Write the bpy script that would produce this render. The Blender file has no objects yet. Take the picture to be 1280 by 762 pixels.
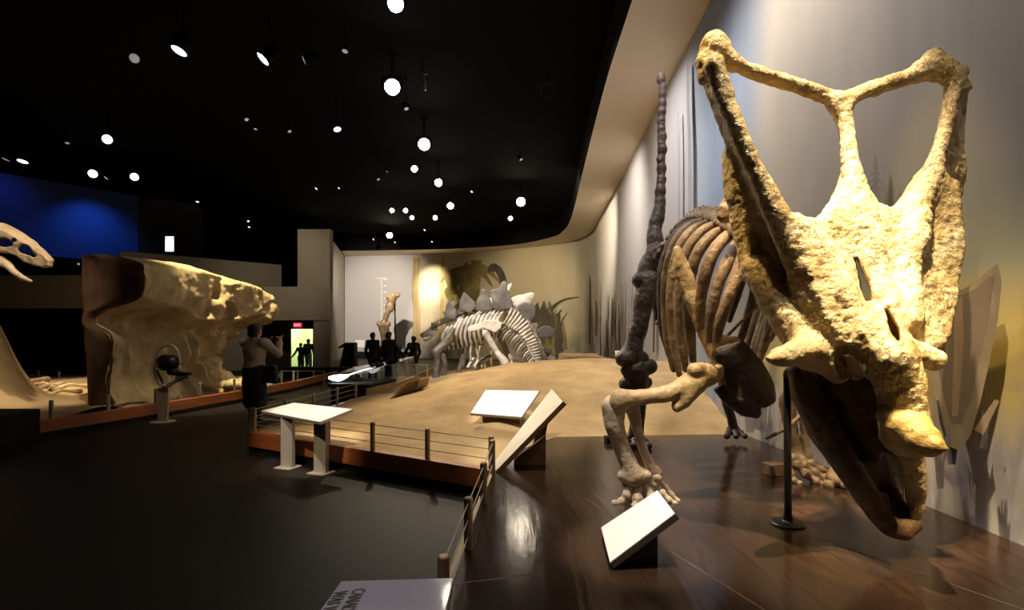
import bpy, math, random
import numpy as np
import openvdb
from mathutils import Vector, Matrix
random.seed(7)
RNG = np.random.default_rng(11)
SC = bpy.context.scene
COL = SC.collection
F, CX, HY, EYE = 620.0, 640.0, 417.0, 1.6

def P(px, py, Y):
    """a point of the hall at distance Y seen at that place of the photograph"""
    return Vector(((px-CX)/F*Y, Y, EYE-(py-HY)/F*Y))
def G(px, py, z=0.0):
    """a point at height z seen at that place of the photograph"""
    Y = (EYE-z)*F/(py-HY)
    return Vector(((px-CX)/F*Y, Y, z))

# ------------------------------------------------------------------ materials
def nt_new(name):
    m = bpy.data.materials.new(name); m.use_nodes = True
    nt = m.node_tree
    return m, nt, nt.nodes['Principled BSDF']
def N(nt, typ, **kw):
    n = nt.nodes.new(typ)
    for k, v in kw.items():
        if k.startswith('i_'):
            n.inputs[k[2:].replace('_', ' ')].default_value = v
        else: setattr(n, k, v)
    return n
def ramp(nt, fac, stops):
    r = nt.nodes.new('ShaderNodeValToRGB')
    el = r.color_ramp.elements
    while len(el) > 1: el.remove(el[-1])
    el[0].position = stops[0][0]; el[0].color = (*stops[0][1], 1)
    for p, c in stops[1:]:
        e = el.new(p); e.color = (*c, 1)
    nt.links.new(fac, r.inputs[0])
    return r.outputs[0]
def mat(name, c1, c2=None, scale=6.0, rough=0.6, bump=0.0, bscale=None, metal=0.0, stretch=None, detail=6, spec=0.5, coat=0.0, lo=.35, hi=.65):
    m, nt, b = nt_new(name)
    b.inputs['Roughness'].default_value = rough
    b.inputs['Metallic'].default_value = metal
    b.inputs['Specular IOR Level'].default_value = spec
    if coat:
        b.inputs['Coat Weight'].default_value = coat; b.inputs['Coat Roughness'].default_value = .12
    co = N(nt, 'ShaderNodeTexCoord').outputs['Object']
    if stretch:
        mp = N(nt, 'ShaderNodeMapping'); mp.inputs['Scale'].default_value = stretch
        nt.links.new(co, mp.inputs[0]); co = mp.outputs[0]
    nz = N(nt, 'ShaderNodeTexNoise', i_Scale=scale, i_Detail=detail, i_Roughness=.62)
    nt.links.new(co, nz.inputs['Vector'])
    c2 = c2 or tuple(x*.8 for x in c1)
    nt.links.new(ramp(nt, nz.outputs[0], [(lo, c1), (hi, c2)]), b.inputs['Base Color'])
    if bump:
        n2 = N(nt, 'ShaderNodeTexNoise', i_Scale=bscale or scale*3, i_Detail=5)
        nt.links.new(co, n2.inputs['Vector'])
        bp = N(nt, 'ShaderNodeBump', i_Strength=bump, i_Distance=.02)
        nt.links.new(n2.outputs[0], bp.inputs['Height']); nt.links.new(bp.outputs[0], b.inputs['Normal'])
    return m
def emit(name, col, s):
    m, nt, b = nt_new(name)
    b.inputs['Base Color'].default_value = (*col, 1)
    b.inputs['Emission Color'].default_value = (*col, 1)
    b.inputs['Emission Strength'].default_value = s
    return m
def bone_mat(name, pale, mid, dark, rough=.38, bump=.7, scale=9.0, crack=.5, coat=.0):
    m, nt, b = nt_new(name)
    b.inputs['Roughness'].default_value = rough
    if coat:
        b.inputs['Coat Weight'].default_value = coat; b.inputs['Coat Roughness'].default_value = .2
    co = N(nt, 'ShaderNodeTexCoord').outputs['Object']
    nz = N(nt, 'ShaderNodeTexNoise', i_Scale=scale*.5, i_Detail=8, i_Roughness=.65, i_Distortion=.4)
    nt.links.new(co, nz.inputs['Vector'])
    base = ramp(nt, nz.outputs[0], [(.3, dark), (.45, mid), (.62, pale)])
    # irregular dark fissures in the fossil surface
    mp = N(nt, 'ShaderNodeMapping'); mp.inputs['Scale'].default_value = (1.6, 1.6, .8)
    nt.links.new(co, mp.inputs[0])
    vo = N(nt, 'ShaderNodeTexNoise', i_Scale=scale*1.3, i_Detail=4, i_Distortion=1.2)
    nt.links.new(mp.outputs[0], vo.inputs['Vector'])
    lines = N(nt, 'ShaderNodeMath', operation='SUBTRACT'); lines.inputs[1].default_value = .5
    nt.links.new(vo.outputs[0], lines.inputs[0])
    ab = N(nt, 'ShaderNodeMath', operation='ABSOLUTE'); nt.links.new(lines.outputs[0], ab.inputs[0])
    cr = ramp(nt, ab.outputs[0], [(0.0, (1-crack,)*3), (.022, (1, 1, 1))])
    # only some regions are fissured
    big = N(nt, 'ShaderNodeTexNoise', i_Scale=scale*.35, i_Detail=2)
    nt.links.new(co, big.inputs['Vector'])
    msk = ramp(nt, big.outputs[0], [(.42, (0, 0, 0)), (.58, (1, 1, 1))])
    mm = N(nt, 'ShaderNodeMixRGB'); mm.inputs[1].default_value = (1, 1, 1, 1)
    nt.links.new(msk, mm.inputs[0]); nt.links.new(cr, mm.inputs[2])
    mx = N(nt, 'ShaderNodeMixRGB', blend_type='MULTIPLY'); mx.inputs[0].default_value = 1
    nt.links.new(base, mx.inputs[1]); nt.links.new(mm.outputs[0], mx.inputs[2])
    nt.links.new(mx.outputs[0], b.inputs['Base Color'])
    n2 = N(nt, 'ShaderNodeTexNoise', i_Scale=scale*2.2, i_Detail=6, i_Roughness=.6)
    nt.links.new(co, n2.inputs['Vector'])
    ad = N(nt, 'ShaderNodeMath', operation='MULTIPLY_ADD'); ad.inputs[1].default_value = .6
    nt.links.new(mm.outputs[0], ad.inputs[0]); nt.links.new(n2.outputs[0], ad.inputs[2])
    bp = N(nt, 'ShaderNodeBump', i_Strength=bump, i_Distance=.03)
    nt.links.new(ad.outputs[0], bp.inputs['Height']); nt.links.new(bp.outputs[0], b.inputs['Normal'])
    return m

M = {}
M['skull'] = bone_mat('skull_bone', (.74, .58, .32), (.56, .40, .17), (.27, .165, .065), rough=.36, bump=.85, scale=9, crack=.5)
M['horn'] = bone_mat('horn_bone', (.62, .46, .16), (.50, .34, .10), (.30, .18, .05), rough=.32, bump=.5, scale=12, crack=.4)
M['bone'] = bone_mat('fossil_bone', (.36, .245, .14), (.22, .14, .075), (.085, .05, .03), rough=.42, bump=.6, scale=9, crack=.45)
M['bone_shaded'] = bone_mat('shaded_fossil_bone', (.17, .105, .055), (.11, .065, .033), (.05, .028, .015), rough=.36, bump=.5, scale=9, crack=.3)  # darker copy of the bone colour, carrying the shade over the jaws
M['bone_unlit'] = bone_mat('unlit_fossil_bone', (.075, .045, .032), (.042, .024, .017), (.02, .012, .010), rough=.45, bump=.6, scale=9, crack=.4)  # little light on tail and hind legs: shade put into the bone colour
M['bone_pale'] = bone_mat('pale_fossil_bone', (.70, .56, .42), (.56, .42, .30), (.32, .21, .14), rough=.5, bump=.5, scale=10, crack=.45)
M['bone_gold'] = bone_mat('golden_fossil_bone', (.62, .46, .25), (.47, .33, .17), (.22, .14, .07), rough=.4, bump=.5, scale=8, crack=.35)
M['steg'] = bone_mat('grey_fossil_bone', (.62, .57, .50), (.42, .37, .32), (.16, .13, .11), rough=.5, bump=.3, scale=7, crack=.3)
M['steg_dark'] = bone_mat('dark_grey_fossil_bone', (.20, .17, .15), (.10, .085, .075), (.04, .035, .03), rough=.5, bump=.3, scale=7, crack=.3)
M['plate'] = bone_mat('shaded_plate_bone', (.17, .15, .135), (.12, .105, .095), (.07, .06, .055), rough=.6, bump=.3, scale=5, crack=.2)  # grey of plates standing in shade, put into the colour
M['plate_pale'] = bone_mat('pale_plate_bone', (.75, .70, .60), (.62, .56, .46), (.4, .35, .28), rough=.6, bump=.3, scale=5, crack=.2)
M['tan_bone'] = bone_mat('tan_skull_bone', (.66, .50, .32), (.52, .38, .23), (.3, .2, .12), rough=.5, bump=.4, scale=6, crack=.3)
M['sand'] = mat('sand', (.56, .40, .22), (.42, .29, .15), 1.6, .95, .45, 26, spec=.1)
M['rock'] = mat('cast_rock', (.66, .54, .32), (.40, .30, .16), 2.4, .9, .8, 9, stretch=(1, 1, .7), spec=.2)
M['rock_shaded'] = mat('shaded_rock', (.12, .07, .045), (.06, .035, .022), 1.5, .9, .6, 9, stretch=(2, 2, .6), spec=.1)  # unlit end of the rock: its shade is put into the colour
M['carpet'] = mat('dark_carpet', (.015, .012, .0095), (.009, .0075, .006), 1.2, .5, .25, 180, spec=.25)
M['orange'] = mat('orange_brown_board', (.40, .135, .045), (.27, .075, .028), 1.1, .4, .05, 20, stretch=(1, 1, 6))
M['black'] = mat('black_paint', (.010, .009, .008), (.006, .006, .005), 4, .7, spec=.2)
M['matte_black'] = mat('matte_black', (.004, .004, .004), (.003, .003, .003), 4, .95, spec=.05)
M['metal_black'] = mat('black_metal', (.016, .014, .013), (.01, .009, .008), 12, .4, metal=.3)
M['steel'] = mat('brushed_steel', (.40, .36, .31), (.33, .30, .26), 30, .4, metal=.1, stretch=(1, 1, .1))
M['steel_warm'] = mat('warm_steel', (.36, .25, .15), (.27, .18, .1), 30, .4, metal=.2, stretch=(1, 1, .1))
M['white'] = mat('white_panel', (.86, .85, .82), (.82, .81, .78), 3, .35)
M['lilac_panel'] = mat('glossy_pale_panel', (.36, .34, .36), (.33, .31, .335), 2, .08, spec=.6)
M['cream'] = mat('cream_panel', (.76, .68, .54), (.70, .61, .47), 3, .4)
M['panel_edge'] = mat('dark_panel_edge', (.07, .05, .04), (.05, .035, .028), 8, .4)
M['panel_wood'] = mat('brown_panel_wood', (.24, .13, .07), (.17, .09, .045), 2, .4, stretch=(1, 1, 8))
M['tan_board'] = mat('tan_board', (.62, .45, .20), (.52, .37, .15), 2, .5)
M['red_brown'] = mat('red_brown_case', (.15, .035, .02), (.10, .022, .014), 2, .35)
M['soffit'] = mat('soffit_paint', (.80, .70, .56), (.78, .68, .54), 1, .8, spec=.2)
M['grey_wall'] = mat('grey_wall_paint', (.36, .33, .28), (.34, .31, .265), 1.2, .85, .03, 60, spec=.2)
M['dark_wall'] = mat('dark_wall_paint', (.045, .038, .034), (.035, .03, .027), 1.2, .85, spec=.2)
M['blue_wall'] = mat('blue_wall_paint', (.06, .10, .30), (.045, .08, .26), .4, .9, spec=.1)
M['wood_block'] = mat('wood_block', (.22, .14, .08), (.14, .085, .045), 6, .5, .2, 30, stretch=(1, 6, 6))
M['joint'] = mat('joint_line_paint', (.16, .13, .11), None, 8, .5)
M['text'] = mat('olive_lettering', (.055, .05, .02), (.05, .045, .02), 4, .5)
M['lamp'] = emit('lamp_lens', (1.0, .90, .74), 34)
M['lamp_hot'] = emit('lamp_lens_bright', (1.0, .86, .66), 90)
M['lamp_cool'] = emit('lamp_lens_cool', (.90, .92, 1.0), 4)
M['lamp_dim'] = emit('lamp_lens_dim', (.95, .93, .9), .18)
M['screen'] = emit('lit_screen', (.75, .88, 1.0), 2.2)
M['exit'] = emit('exit_face', (.75, .02, .06), 1.3)
M['exit_text'] = emit('exit_letters', (1.0, .45, .5), 1.6)
M['case_glow'] = emit('added_case_glow', (1.0, .96, .92), 9)
M['skin'] = mat('skin', (.42, .24, .15), (.38, .21, .13), 9, .5, .05, 60)
M['hair'] = mat('dark_hair', (.02, .014, .01), (.012, .008, .006), 20, .5, .4, 90, stretch=(1, 1, .2))
M['cloth_tan'] = mat('tan_cloth', (.42, .37, .31), (.35, .30, .25), 5, .85, .25, 60)
M['cloth_black'] = mat('black_cloth', (.012, .011, .012), (.008, .008, .009), 5, .85, .25, 60)
M['cloth_grey'] = mat('grey_cloth', (.05, .05, .055), (.035, .035, .04), 5, .85, .25, 60)
M['cloth_pale'] = mat('pale_cloth', (.30, .31, .32), (.24, .25, .26), 5, .85, .25, 60)
M['shoe'] = mat('dark_shoe', (.02, .016, .014), None, 9, .5)
m, nt, b = nt_new('case_glass')
b.inputs['Base Color'].default_value = (.9, .95, .95, 1); b.inputs['Roughness'].default_value = .02
b.inputs['Transmission Weight'].default_value = 1.0; b.inputs['IOR'].default_value = 1.35
M['glass'] = m

# dark glossy planked wood of the stage: grain rings and one pale joint every 2.4 m
m, nt, b = nt_new('stage_wood')
co = N(nt, 'ShaderNodeTexCoord').outputs['Object']
mp = N(nt, 'ShaderNodeMapping'); mp.inputs['Scale'].default_value = (2.2, .32, 1)
nt.links.new(co, mp.inputs[0])
dz = N(nt, 'ShaderNodeTexNoise', i_Scale=1.6, i_Detail=2); nt.links.new(mp.outputs[0], dz.inputs['Vector'])
ml = N(nt, 'ShaderNodeMath', operation='MULTIPLY'); ml.inputs[1].default_value = 34
nt.links.new(dz.outputs[0], ml.inputs[0])
sn = N(nt, 'ShaderNodeMath', operation='SINE'); nt.links.new(ml.outputs[0], sn.inputs[0])
nz = N(nt, 'ShaderNodeTexNoise', i_Scale=40, i_Detail=4); nt.links.new(mp.outputs[0], nz.inputs['Vector'])
big = N(nt, 'ShaderNodeTexNoise', i_Scale=.9, i_Detail=3); nt.links.new(co, big.inputs['Vector'])
c1 = ramp(nt, sn.outputs[0], [(0, (.034, .019, .012)), (.6, (.040, .024, .015)), (1, (.026, .014, .009))])
c2 = ramp(nt, big.outputs[0], [(.3, (.75, .72, .7)), (.7, (1.25, 1.2, 1.15))])
mx = N(nt, 'ShaderNodeMixRGB', blend_type='MULTIPLY'); mx.inputs[0].default_value = 1
nt.links.new(c1, mx.inputs[1]); nt.links.new(c2, mx.inputs[2])
nt.links.new(mx.outputs[0], b.inputs['Base Color'])
b.inputs['Roughness'].default_value = .15
ad = N(nt, 'ShaderNodeMath', operation='MULTIPLY_ADD'); ad.inputs[1].default_value = .5
nt.links.new(sn.outputs[0], ad.inputs[0]); nt.links.new(nz.outputs[0], ad.inputs[2])
bp = N(nt, 'ShaderNodeBump', i_Strength=.12, i_Distance=.004)
nt.links.new(ad.outputs[0], bp.inputs['Height']); nt.links.new(bp.outputs[0], b.inputs['Normal'])
M['stage'] = m

# ------------------------------------------------------------------ scene helpers
def link(o, parent=None):
    COL.objects.link(o)
    if parent is not None:
        o.parent = parent
        if parent.type == 'EMPTY': o.matrix_parent_inverse = Matrix.Translation(-parent.location)
    return o
def tag(o, label=None, cat=None, group=None, kind=None):
    if label: o['label'] = label
    if cat: o['category'] = cat
    if group: o['group'] = group
    if kind: o['kind'] = kind
    return o
def thing(name, label, cat, loc=(0, 0, 0), group=None):
    o = bpy.data.objects.new(name, None); COL.objects.link(o)
    o.location = loc; o.empty_display_size = .1
    return tag(o, label, cat, group)
def copy_tree(o, parent=None):
    c = o.copy(); COL.objects.link(c)
    if parent is not None: c.parent = parent
    for ch in list(o.children): copy_tree(ch, c)
    return c
def mesh_obj(name, verts, faces, material, parent=None, smooth=True):
    me = bpy.data.meshes.new(name)
    me.from_pydata([tuple(v) for v in verts], [], [tuple(f) for f in faces])
    me.update()
    if smooth:
        me.polygons.foreach_set('use_smooth', [True]*len(me.polygons))
    me.materials.append(material)
    return link(bpy.data.objects.new(name, me), parent)
def crom(pts, n):
    """Catmull-Rom through rows of numbers"""
    a = np.array(pts, float)
    if len(a) < 3: 
        t = np.linspace(0, 1, n*(len(a)-1)+1)[:, None]
        return a[0]*(1-t)+a[1]*t
    e = np.vstack([2*a[0]-a[1], a, 2*a[-1]-a[-2]])
    out = []
    for i in range(len(a)-1):
        p0, p1, p2, p3 = e[i:i+4]
        for t in np.linspace(0, 1, n, endpoint=False):
            out.append(.5*((2*p1)+(-p0+p2)*t+(2*p0-5*p1+4*p2-p3)*t*t+(-p0+3*p1-3*p2+p3)*t**3))
    out.append(a[-1])
    return np.array(out)
class MB:
    def __init__(s): s.v = []; s.f = []
    def add(s, vs, fs):
        o = len(s.v); s.v += [Vector(v) for v in vs]; s.f += [tuple(i+o for i in f) for f in fs]
    def hexa(s, a):   # bottom 4 then top 4, counter-clockwise from above
        s.add(a, [(3, 2, 1, 0), (4, 5, 6, 7), (0, 1, 5, 4), (1, 2, 6, 5), (2, 3, 7, 6), (3, 0, 4, 7)])
    def box(s, c, d, rz=0):
        c = Vector(c); R = Matrix.Rotation(rz, 3, 'Z'); x, y, z = d[0]/2, d[1]/2, d[2]/2
        s.hexa([c+R @ Vector(q) for q in ((-x, -y, -z), (x, -y, -z), (x, y, -z), (-x, y, -z), (-x, -y, z), (x, -y, z), (x, y, z), (-x, y, z))])
    def slab(s, q, th):   # q: four corners of the upper face (ccw seen from its front)
        q = [Vector(v) for v in q]; n = (q[1]-q[0]).cross(q[3]-q[0]).normalized()
        s.hexa([v-n*th for v in q]+q)
    def wall(s, a, b, z0, z1, th):
        a = Vector((a[0], a[1], 0)); b = Vector((b[0], b[1], 0)); d = (b-a).normalized(); n = Vector((-d.y, d.x, 0))*th
        up0, up1 = Vector((0, 0, z0)), Vector((0, 0, z1))
        s.hexa([a+up0, b+up0, b+n+up0, a+n+up0, a+up1, b+up1, b+n+up1, a+n+up1])
    def tube(s, pts, rad, seg=8, n=5, flat=1.0, wob=0.0, axis=None):
        k = len(pts)
        if not hasattr(rad, '__len__'): rad = [rad]*k
        c = crom([(*p, r) for p, r in zip(pts, rad)], n)
        o = len(s.v); prev = None; m = len(c)
        for i in range(m):
            p = Vector(c[i, :3]); t = Vector(c[min(i+1, m-1), :3])-Vector(c[max(i-1, 0), :3])
            t = t.normalized() if t.length > 1e-9 else Vector((0, 0, 1))
            if prev is None:
                a = Vector(axis) if axis else (Vector((0, 1, 0)) if abs(t.y) < .9 else Vector((1, 0, 0)))
            else: a = prev
            u = (a-t*a.dot(t)).normalized(); w = t.cross(u); prev = u
            r = max(c[i, 3], .0005)
            for j in range(seg):
                g = 2*math.pi*j/seg; rr = r*(1+(random.uniform(-wob, wob) if wob else 0))
                s.v.append(p+u*math.cos(g)*rr*flat+w*math.sin(g)*rr)
        for i in range(m-1):
            for j in range(seg):
                a0 = o+i*seg+j; a1 = o+i*seg+(j+1) % seg
                s.f.append((a0, a1, a1+seg, a0+seg))
        s.f.append(tuple(o+j for j in reversed(range(seg))))
        s.f.append(tuple(o+(m-1)*seg+j for j in range(seg)))
    def ball(s, c, r, seg=12, rings=8, sq=(1, 1, 1), wob=0.0):
        o = len(s.v); c = Vector(c)
        for i in range(rings+1):
            th = math.pi*i/rings
            for j in range(seg):
                g = 2*math.pi*j/seg; k = 1+(random.uniform(-wob, wob) if wob else 0)
                s.v.append(c+Vector((math.sin(th)*math.cos(g)*sq[0], math.sin(th)*math.sin(g)*sq[1], math.cos(th)*sq[2]))*r*k)
        for i in range(rings):
            for j in range(seg):
                s.f.append((o+i*seg+j, o+(i+1)*seg+j, o+(i+1)*seg+(j+1) % seg, o+i*seg+(j+1) % seg))
    def lathe(s, prof, c=(0, 0, 0), seg=24):   # prof: (r, z)
        o = len(s.v); c = Vector(c); k = len(prof)
        for r, z in prof:
            for j in range(seg):
                g = 2*math.pi*j/seg; s.v.append(c+Vector((r*math.cos(g), r*math.sin(g), z)))
        for i in range(k-1):
            for j in range(seg):
                s.f.append((o+i*seg+j, o+i*seg+(j+1) % seg, o+(i+1)*seg+(j+1) % seg, o+(i+1)*seg+j))
        s.f.append(tuple(o+j for j in reversed(range(seg)))); s.f.append(tuple(o+(k-1)*seg+j for j in range(seg)))
    def torus(s, c, R, r, ax=(0, 0, 1), seg=32, sg=8):
        ax = Vector(ax).normalized(); u = ax.orthogonal().normalized(); w = ax.cross(u); o = len(s.v); c = Vector(c)
        for i in range(seg):
            g = 2*math.pi*i/seg; d = u*math.cos(g)+w*math.sin(g)
            for j in range(sg):
                h = 2*math.pi*j/sg; s.v.append(c+d*(R+r*math.cos(h))+ax*r*math.sin(h))
        for i in range(seg):
            for j in range(sg):
                s.f.append((o+i*sg+j, o+((i+1) % seg)*sg+j, o+((i+1) % seg)*sg+(j+1) % sg, o+i*sg+(j+1) % sg))
    def prism(s, poly, off):   # a flat outline given real thickness
        a = [Vector(p) for p in poly]; off = Vector(off); n = len(a)
        s.add(a+[p+off for p in a], [tuple(reversed(range(n))), tuple(range(n, 2*n))]+[(i, (i+1) % n, (i+1) % n+n, i+n) for i in range(n)])
    def build(s, name, material, parent=None, smooth=False, bevel=0.0):
        o = mesh_obj(name, s.v, s.f, material, parent, smooth)
        if bevel:
            md = o.modifiers.new('bevel', 'BEVEL'); md.width = bevel; md.segments = 2; md.limit_method = 'ANGLE'
        return o

# ------------------------------------------------------------------ sculpting with distance fields
_LAT = RNG.random((64, 64, 64))
def vnoise(p, scale):
    q = p*scale; i = np.floor(q).astype(int); f = q-i; f = f*f*(3-2*f)
    out = 0
    for dx in (0, 1):
        for dy in (0, 1):
            for dz in (0, 1):
                w = (f[:, 0] if dx else 1-f[:, 0])*(f[:, 1] if dy else 1-f[:, 1])*(f[:, 2] if dz else 1-f[:, 2])
                out = out+w*_LAT[(i[:, 0]+dx) % 64, (i[:, 1]+dy) % 64, (i[:, 2]+dz) % 64]
    return out*2-1
class Sdf:
    def __init__(s, h=.012): s.h = h; s.pr = []
    def seg(s, a, b, ra, rb, k=.03, sq=1.0, cut=False):
        """tapered capsule; sq < 1 makes it deeper along Y, sq > 1 thinner"""
        s.pr.append(('c', np.array(a, float), np.array(b, float), ra, rb, k, sq, cut)); return s
    def chain(s, pts, rad, k=.03, sq=1.0, n=0, cut=False):
        if n:
            c = crom([(*p, r) for p, r in zip(pts, rad)], n); pts = [c_[:3] for c_ in c]; rad = [c_[3] for c_ in c]
        s.pr.append(('h', np.array([tuple(q) for q in pts], float), None, max(rad), max(rad), k, sq, cut, list(rad))); return s
    def ball(s, c, r, k=.03, sq=1.0, cut=False): return s.seg(c, c, r, r, k, sq, cut)
    def plate(s, pts, th, rnd=.01, k=.03):
        """filled outline, th thick each side"""
        s.pr.append(('p', np.array(pts, float), th, rnd, k)); return s
    def mesh(s, name, material, parent=None, noise=((9, .008), (26, .004)), smooth=1):
        lo, hi = np.full(3, 1e9), np.full(3, -1e9)
        bb = []
        for p in s.pr:
            if p[0] == 'h':
                r = p[3]*max(1, 1/p[6]); a, b = p[1].min(0)-r, p[1].max(0)+r; kk = p[5]; cut = p[7]
            elif p[0] == 'c':
                r = max(p[3], p[4])*max(1, 1/p[6])
                a, b = np.minimum(p[1], p[2])-r, np.maximum(p[1], p[2])+r; kk = p[5]; cut = p[7]
            else:
                a, b = p[1].min(0)-p[2]-p[3], p[1].max(0)+p[2]+p[3]; kk = p[4]; cut = False
            bb.append((a-kk-3*s.h, b+kk+3*s.h))
            if not cut: lo = np.minimum(lo, a); hi = np.maximum(hi, b)
        lo -= 4*s.h; hi += 4*s.h
        nn = np.ceil((hi-lo)/s.h).astype(int)+1
        fld = np.full(nn, .2, np.float32)
        for p, (a, b) in zip(s.pr, bb):
            i0 = np.clip(np.floor((a-lo)/s.h).astype(int), 0, nn); i1 = np.clip(np.ceil((b-lo)/s.h).astype(int)+1, 0, nn)
            if (i1 <= i0).any(): continue
            ax = [lo[d]+s.h*np.arange(i0[d], i1[d]) for d in range(3)]
            X, Y, Z = np.meshgrid(*ax, indexing='ij')
            if p[0] == 'h':   # a run of capsules joined without swelling at the joints
                _, PT, _, rm, _, k, sq, cut, rad = p
                d = np.full(X.shape, .2)
                for q_ in range(len(PT)-1):
                    A, B = PT[q_], PT[q_+1]; ra, rb = rad[q_], rad[q_+1]; m_ = max(ra, rb)*max(1, 1/sq)+k+3*s.h
                    j0 = np.clip(np.floor((np.minimum(A, B)-m_-lo)/s.h).astype(int)-i0, 0, i1-i0); j1 = np.clip(np.ceil((np.maximum(A, B)+m_-lo)/s.h).astype(int)+1-i0, 0, i1-i0)
                    if (j1 <= j0).any(): continue
                    sb = tuple(slice(j0[e_], j1[e_]) for e_ in range(3))
                    ab = (B-A)*np.array((1, sq, 1)); L = float(ab @ ab)
                    qx, qy, qz = X[sb]-A[0], (Y[sb]-A[1])*sq, Z[sb]-A[2]
                    t = np.clip((qx*ab[0]+qy*ab[1]+qz*ab[2])/L, 0, 1) if L > 1e-12 else np.zeros_like(qx)
                    d[sb] = np.minimum(d[sb], np.sqrt((qx-t*ab[0])**2+(qy-t*ab[1])**2+(qz-t*ab[2])**2)-(ra+(rb-ra)*t))
            elif p[0] == 'c':
                _, A, B, ra, rb, k, sq, cut = p
                ab = (B-A)*np.array((1, sq, 1)); L = float(ab @ ab)
                qx, qy, qz = X-A[0], (Y-A[1])*sq, Z-A[2]
                t = np.clip((qx*ab[0]+qy*ab[1]+qz*ab[2])/L, 0, 1) if L > 1e-12 else np.zeros_like(X)
                d = np.sqrt((qx-t*ab[0])**2+(qy-t*ab[1])**2+(qz-t*ab[2])**2)-(ra+(rb-ra)*t)
            else:
                _, V, th, rnd, k = p; cut = False
                c0 = V.mean(0); uu, ss, vt = np.linalg.svd(V-c0)
                e1, e2, nrm = vt
                x = (X-c0[0])*e1[0]+(Y-c0[1])*e1[1]+(Z-c0[2])*e1[2]
                y = (X-c0[0])*e2[0]+(Y-c0[1])*e2[1]+(Z-c0[2])*e2[2]
                w = np.abs((X-c0[0])*nrm[0]+(Y-c0[1])*nrm[1]+(Z-c0[2])*nrm[2])-th
                q = np.stack([(V-c0) @ e1, (V-c0) @ e2], 1)
                dd = np.full(x.shape, 1e9); sg = np.ones(x.shape)
                for i in range(len(q)):
                    (ax_, ay_), (bx_, by_) = q[i], q[i-1]
                    ex, ey = bx_-ax_, by_-ay_; wx, wy = x-ax_, y-ay_
                    t = np.clip((wx*ex+wy*ey)/(ex*ex+ey*ey+1e-12), 0, 1)
                    dd = np.minimum(dd, (wx-ex*t)**2+(wy-ey*t)**2)
                    c1, c2, c3 = y >= ay_, y < by_, ex*wy > ey*wx
                    sg = np.where((c1 & c2 & c3) | (~c1 & ~c2 & ~c3), -sg, sg)
                d2 = np.sqrt(dd)*sg
                d = np.minimum(np.maximum(d2, w), 0)+np.sqrt(np.maximum(d2, 0)**2+np.maximum(w, 0)**2)-rnd
            sl = tuple(slice(i0[q_], i1[q_]) for q_ in range(3))
            f0 = fld[sl]
            if cut:
                hh = np.clip(.5-.5*(f0+d)/k, 0, 1); fld[sl] = f0*(1-hh)-d*hh+k*hh*(1-hh)
            else:
                hh = np.clip(.5+.5*(f0-d)/k, 0, 1); fld[sl] = f0*(1-hh)+d*hh-k*hh*(1-hh)
        g = openvdb.FloatGrid(background=.2)
        g.copyFromArray(fld); g.gridClass = openvdb.GridClass.LEVEL_SET
        pts, tris, quads = g.convertToPolygons(0.0, 0.0)
        pts = pts.astype(float)*s.h+lo
        faces = [tuple(f) for f in tris.tolist()]+[tuple(f) for f in quads.tolist()]
        vol = 0.0
        if len(quads):
            a, b, c = pts[quads[:, 0]]-lo, pts[quads[:, 1]]-lo, pts[quads[:, 2]]-lo
            vol = np.einsum('ij,ij->i', a, np.cross(b, c)).sum()
            a, b, c = pts[quads[:, 0]]-lo, pts[quads[:, 2]]-lo, pts[quads[:, 3]]-lo
            vol += np.einsum('ij,ij->i', a, np.cross(b, c)).sum()
        if vol < 0: faces = [f[::-1] for f in faces]
        if noise and len(pts):
            nr = np.zeros_like(pts)
            for arr in (quads, tris):
                if len(arr):
                    n_ = np.cross(pts[arr[:, 1]]-pts[arr[:, 0]], pts[arr[:, 2]]-pts[arr[:, 0]])
                    for c_ in range(arr.shape[1]): np.add.at(nr, arr[:, c_], n_)
            nr /= np.linalg.norm(nr, axis=1)[:, None]+1e-12
            if vol < 0: nr = -nr
            dsp = sum(vnoise(pts+31.7, q[0])*q[1] if len(q) < 3 else (.5-np.abs(vnoise(pts+11.3, q[0])))*2*q[1] for q in noise)
            pts = pts+nr*dsp[:, None]
        o = mesh_obj(name, pts.tolist(), faces, material, parent, True)
        return o
def pix(lst, Y=None):
    """(px, py, Y) or (px, py) rows to points"""
    return [P(q[0], q[1], q[2] if len(q) > 2 else Y) for q in lst]
# ------------------------------------------------------------------ camera, world
cam = bpy.data.cameras.new('camera'); co_ = bpy.data.objects.new('camera', cam); COL.objects.link(co_)
cam.sensor_width = 36; cam.lens = F/1280*36; cam.shift_y = 36/1280; cam.clip_start = .05; cam.clip_end = 200
co_.location = (0, 0, EYE); co_.rotation_euler = (math.pi/2, 0, 0)
SC.camera = co_
w = bpy.data.worlds.new('hall_air'); SC.world = w; w.use_nodes = True
w.node_tree.nodes['Background'].inputs[0].default_value = (.9, .85, .8, 1)
w.node_tree.nodes['Background'].inputs[1].default_value = .003
SC.view_settings.view_transform = 'Standard'; SC.view_settings.look = 'None'
SC.view_settings.gamma = 1; SC.view_settings.use_curve_mapping = False; SC.view_settings.exposure = 0

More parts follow.
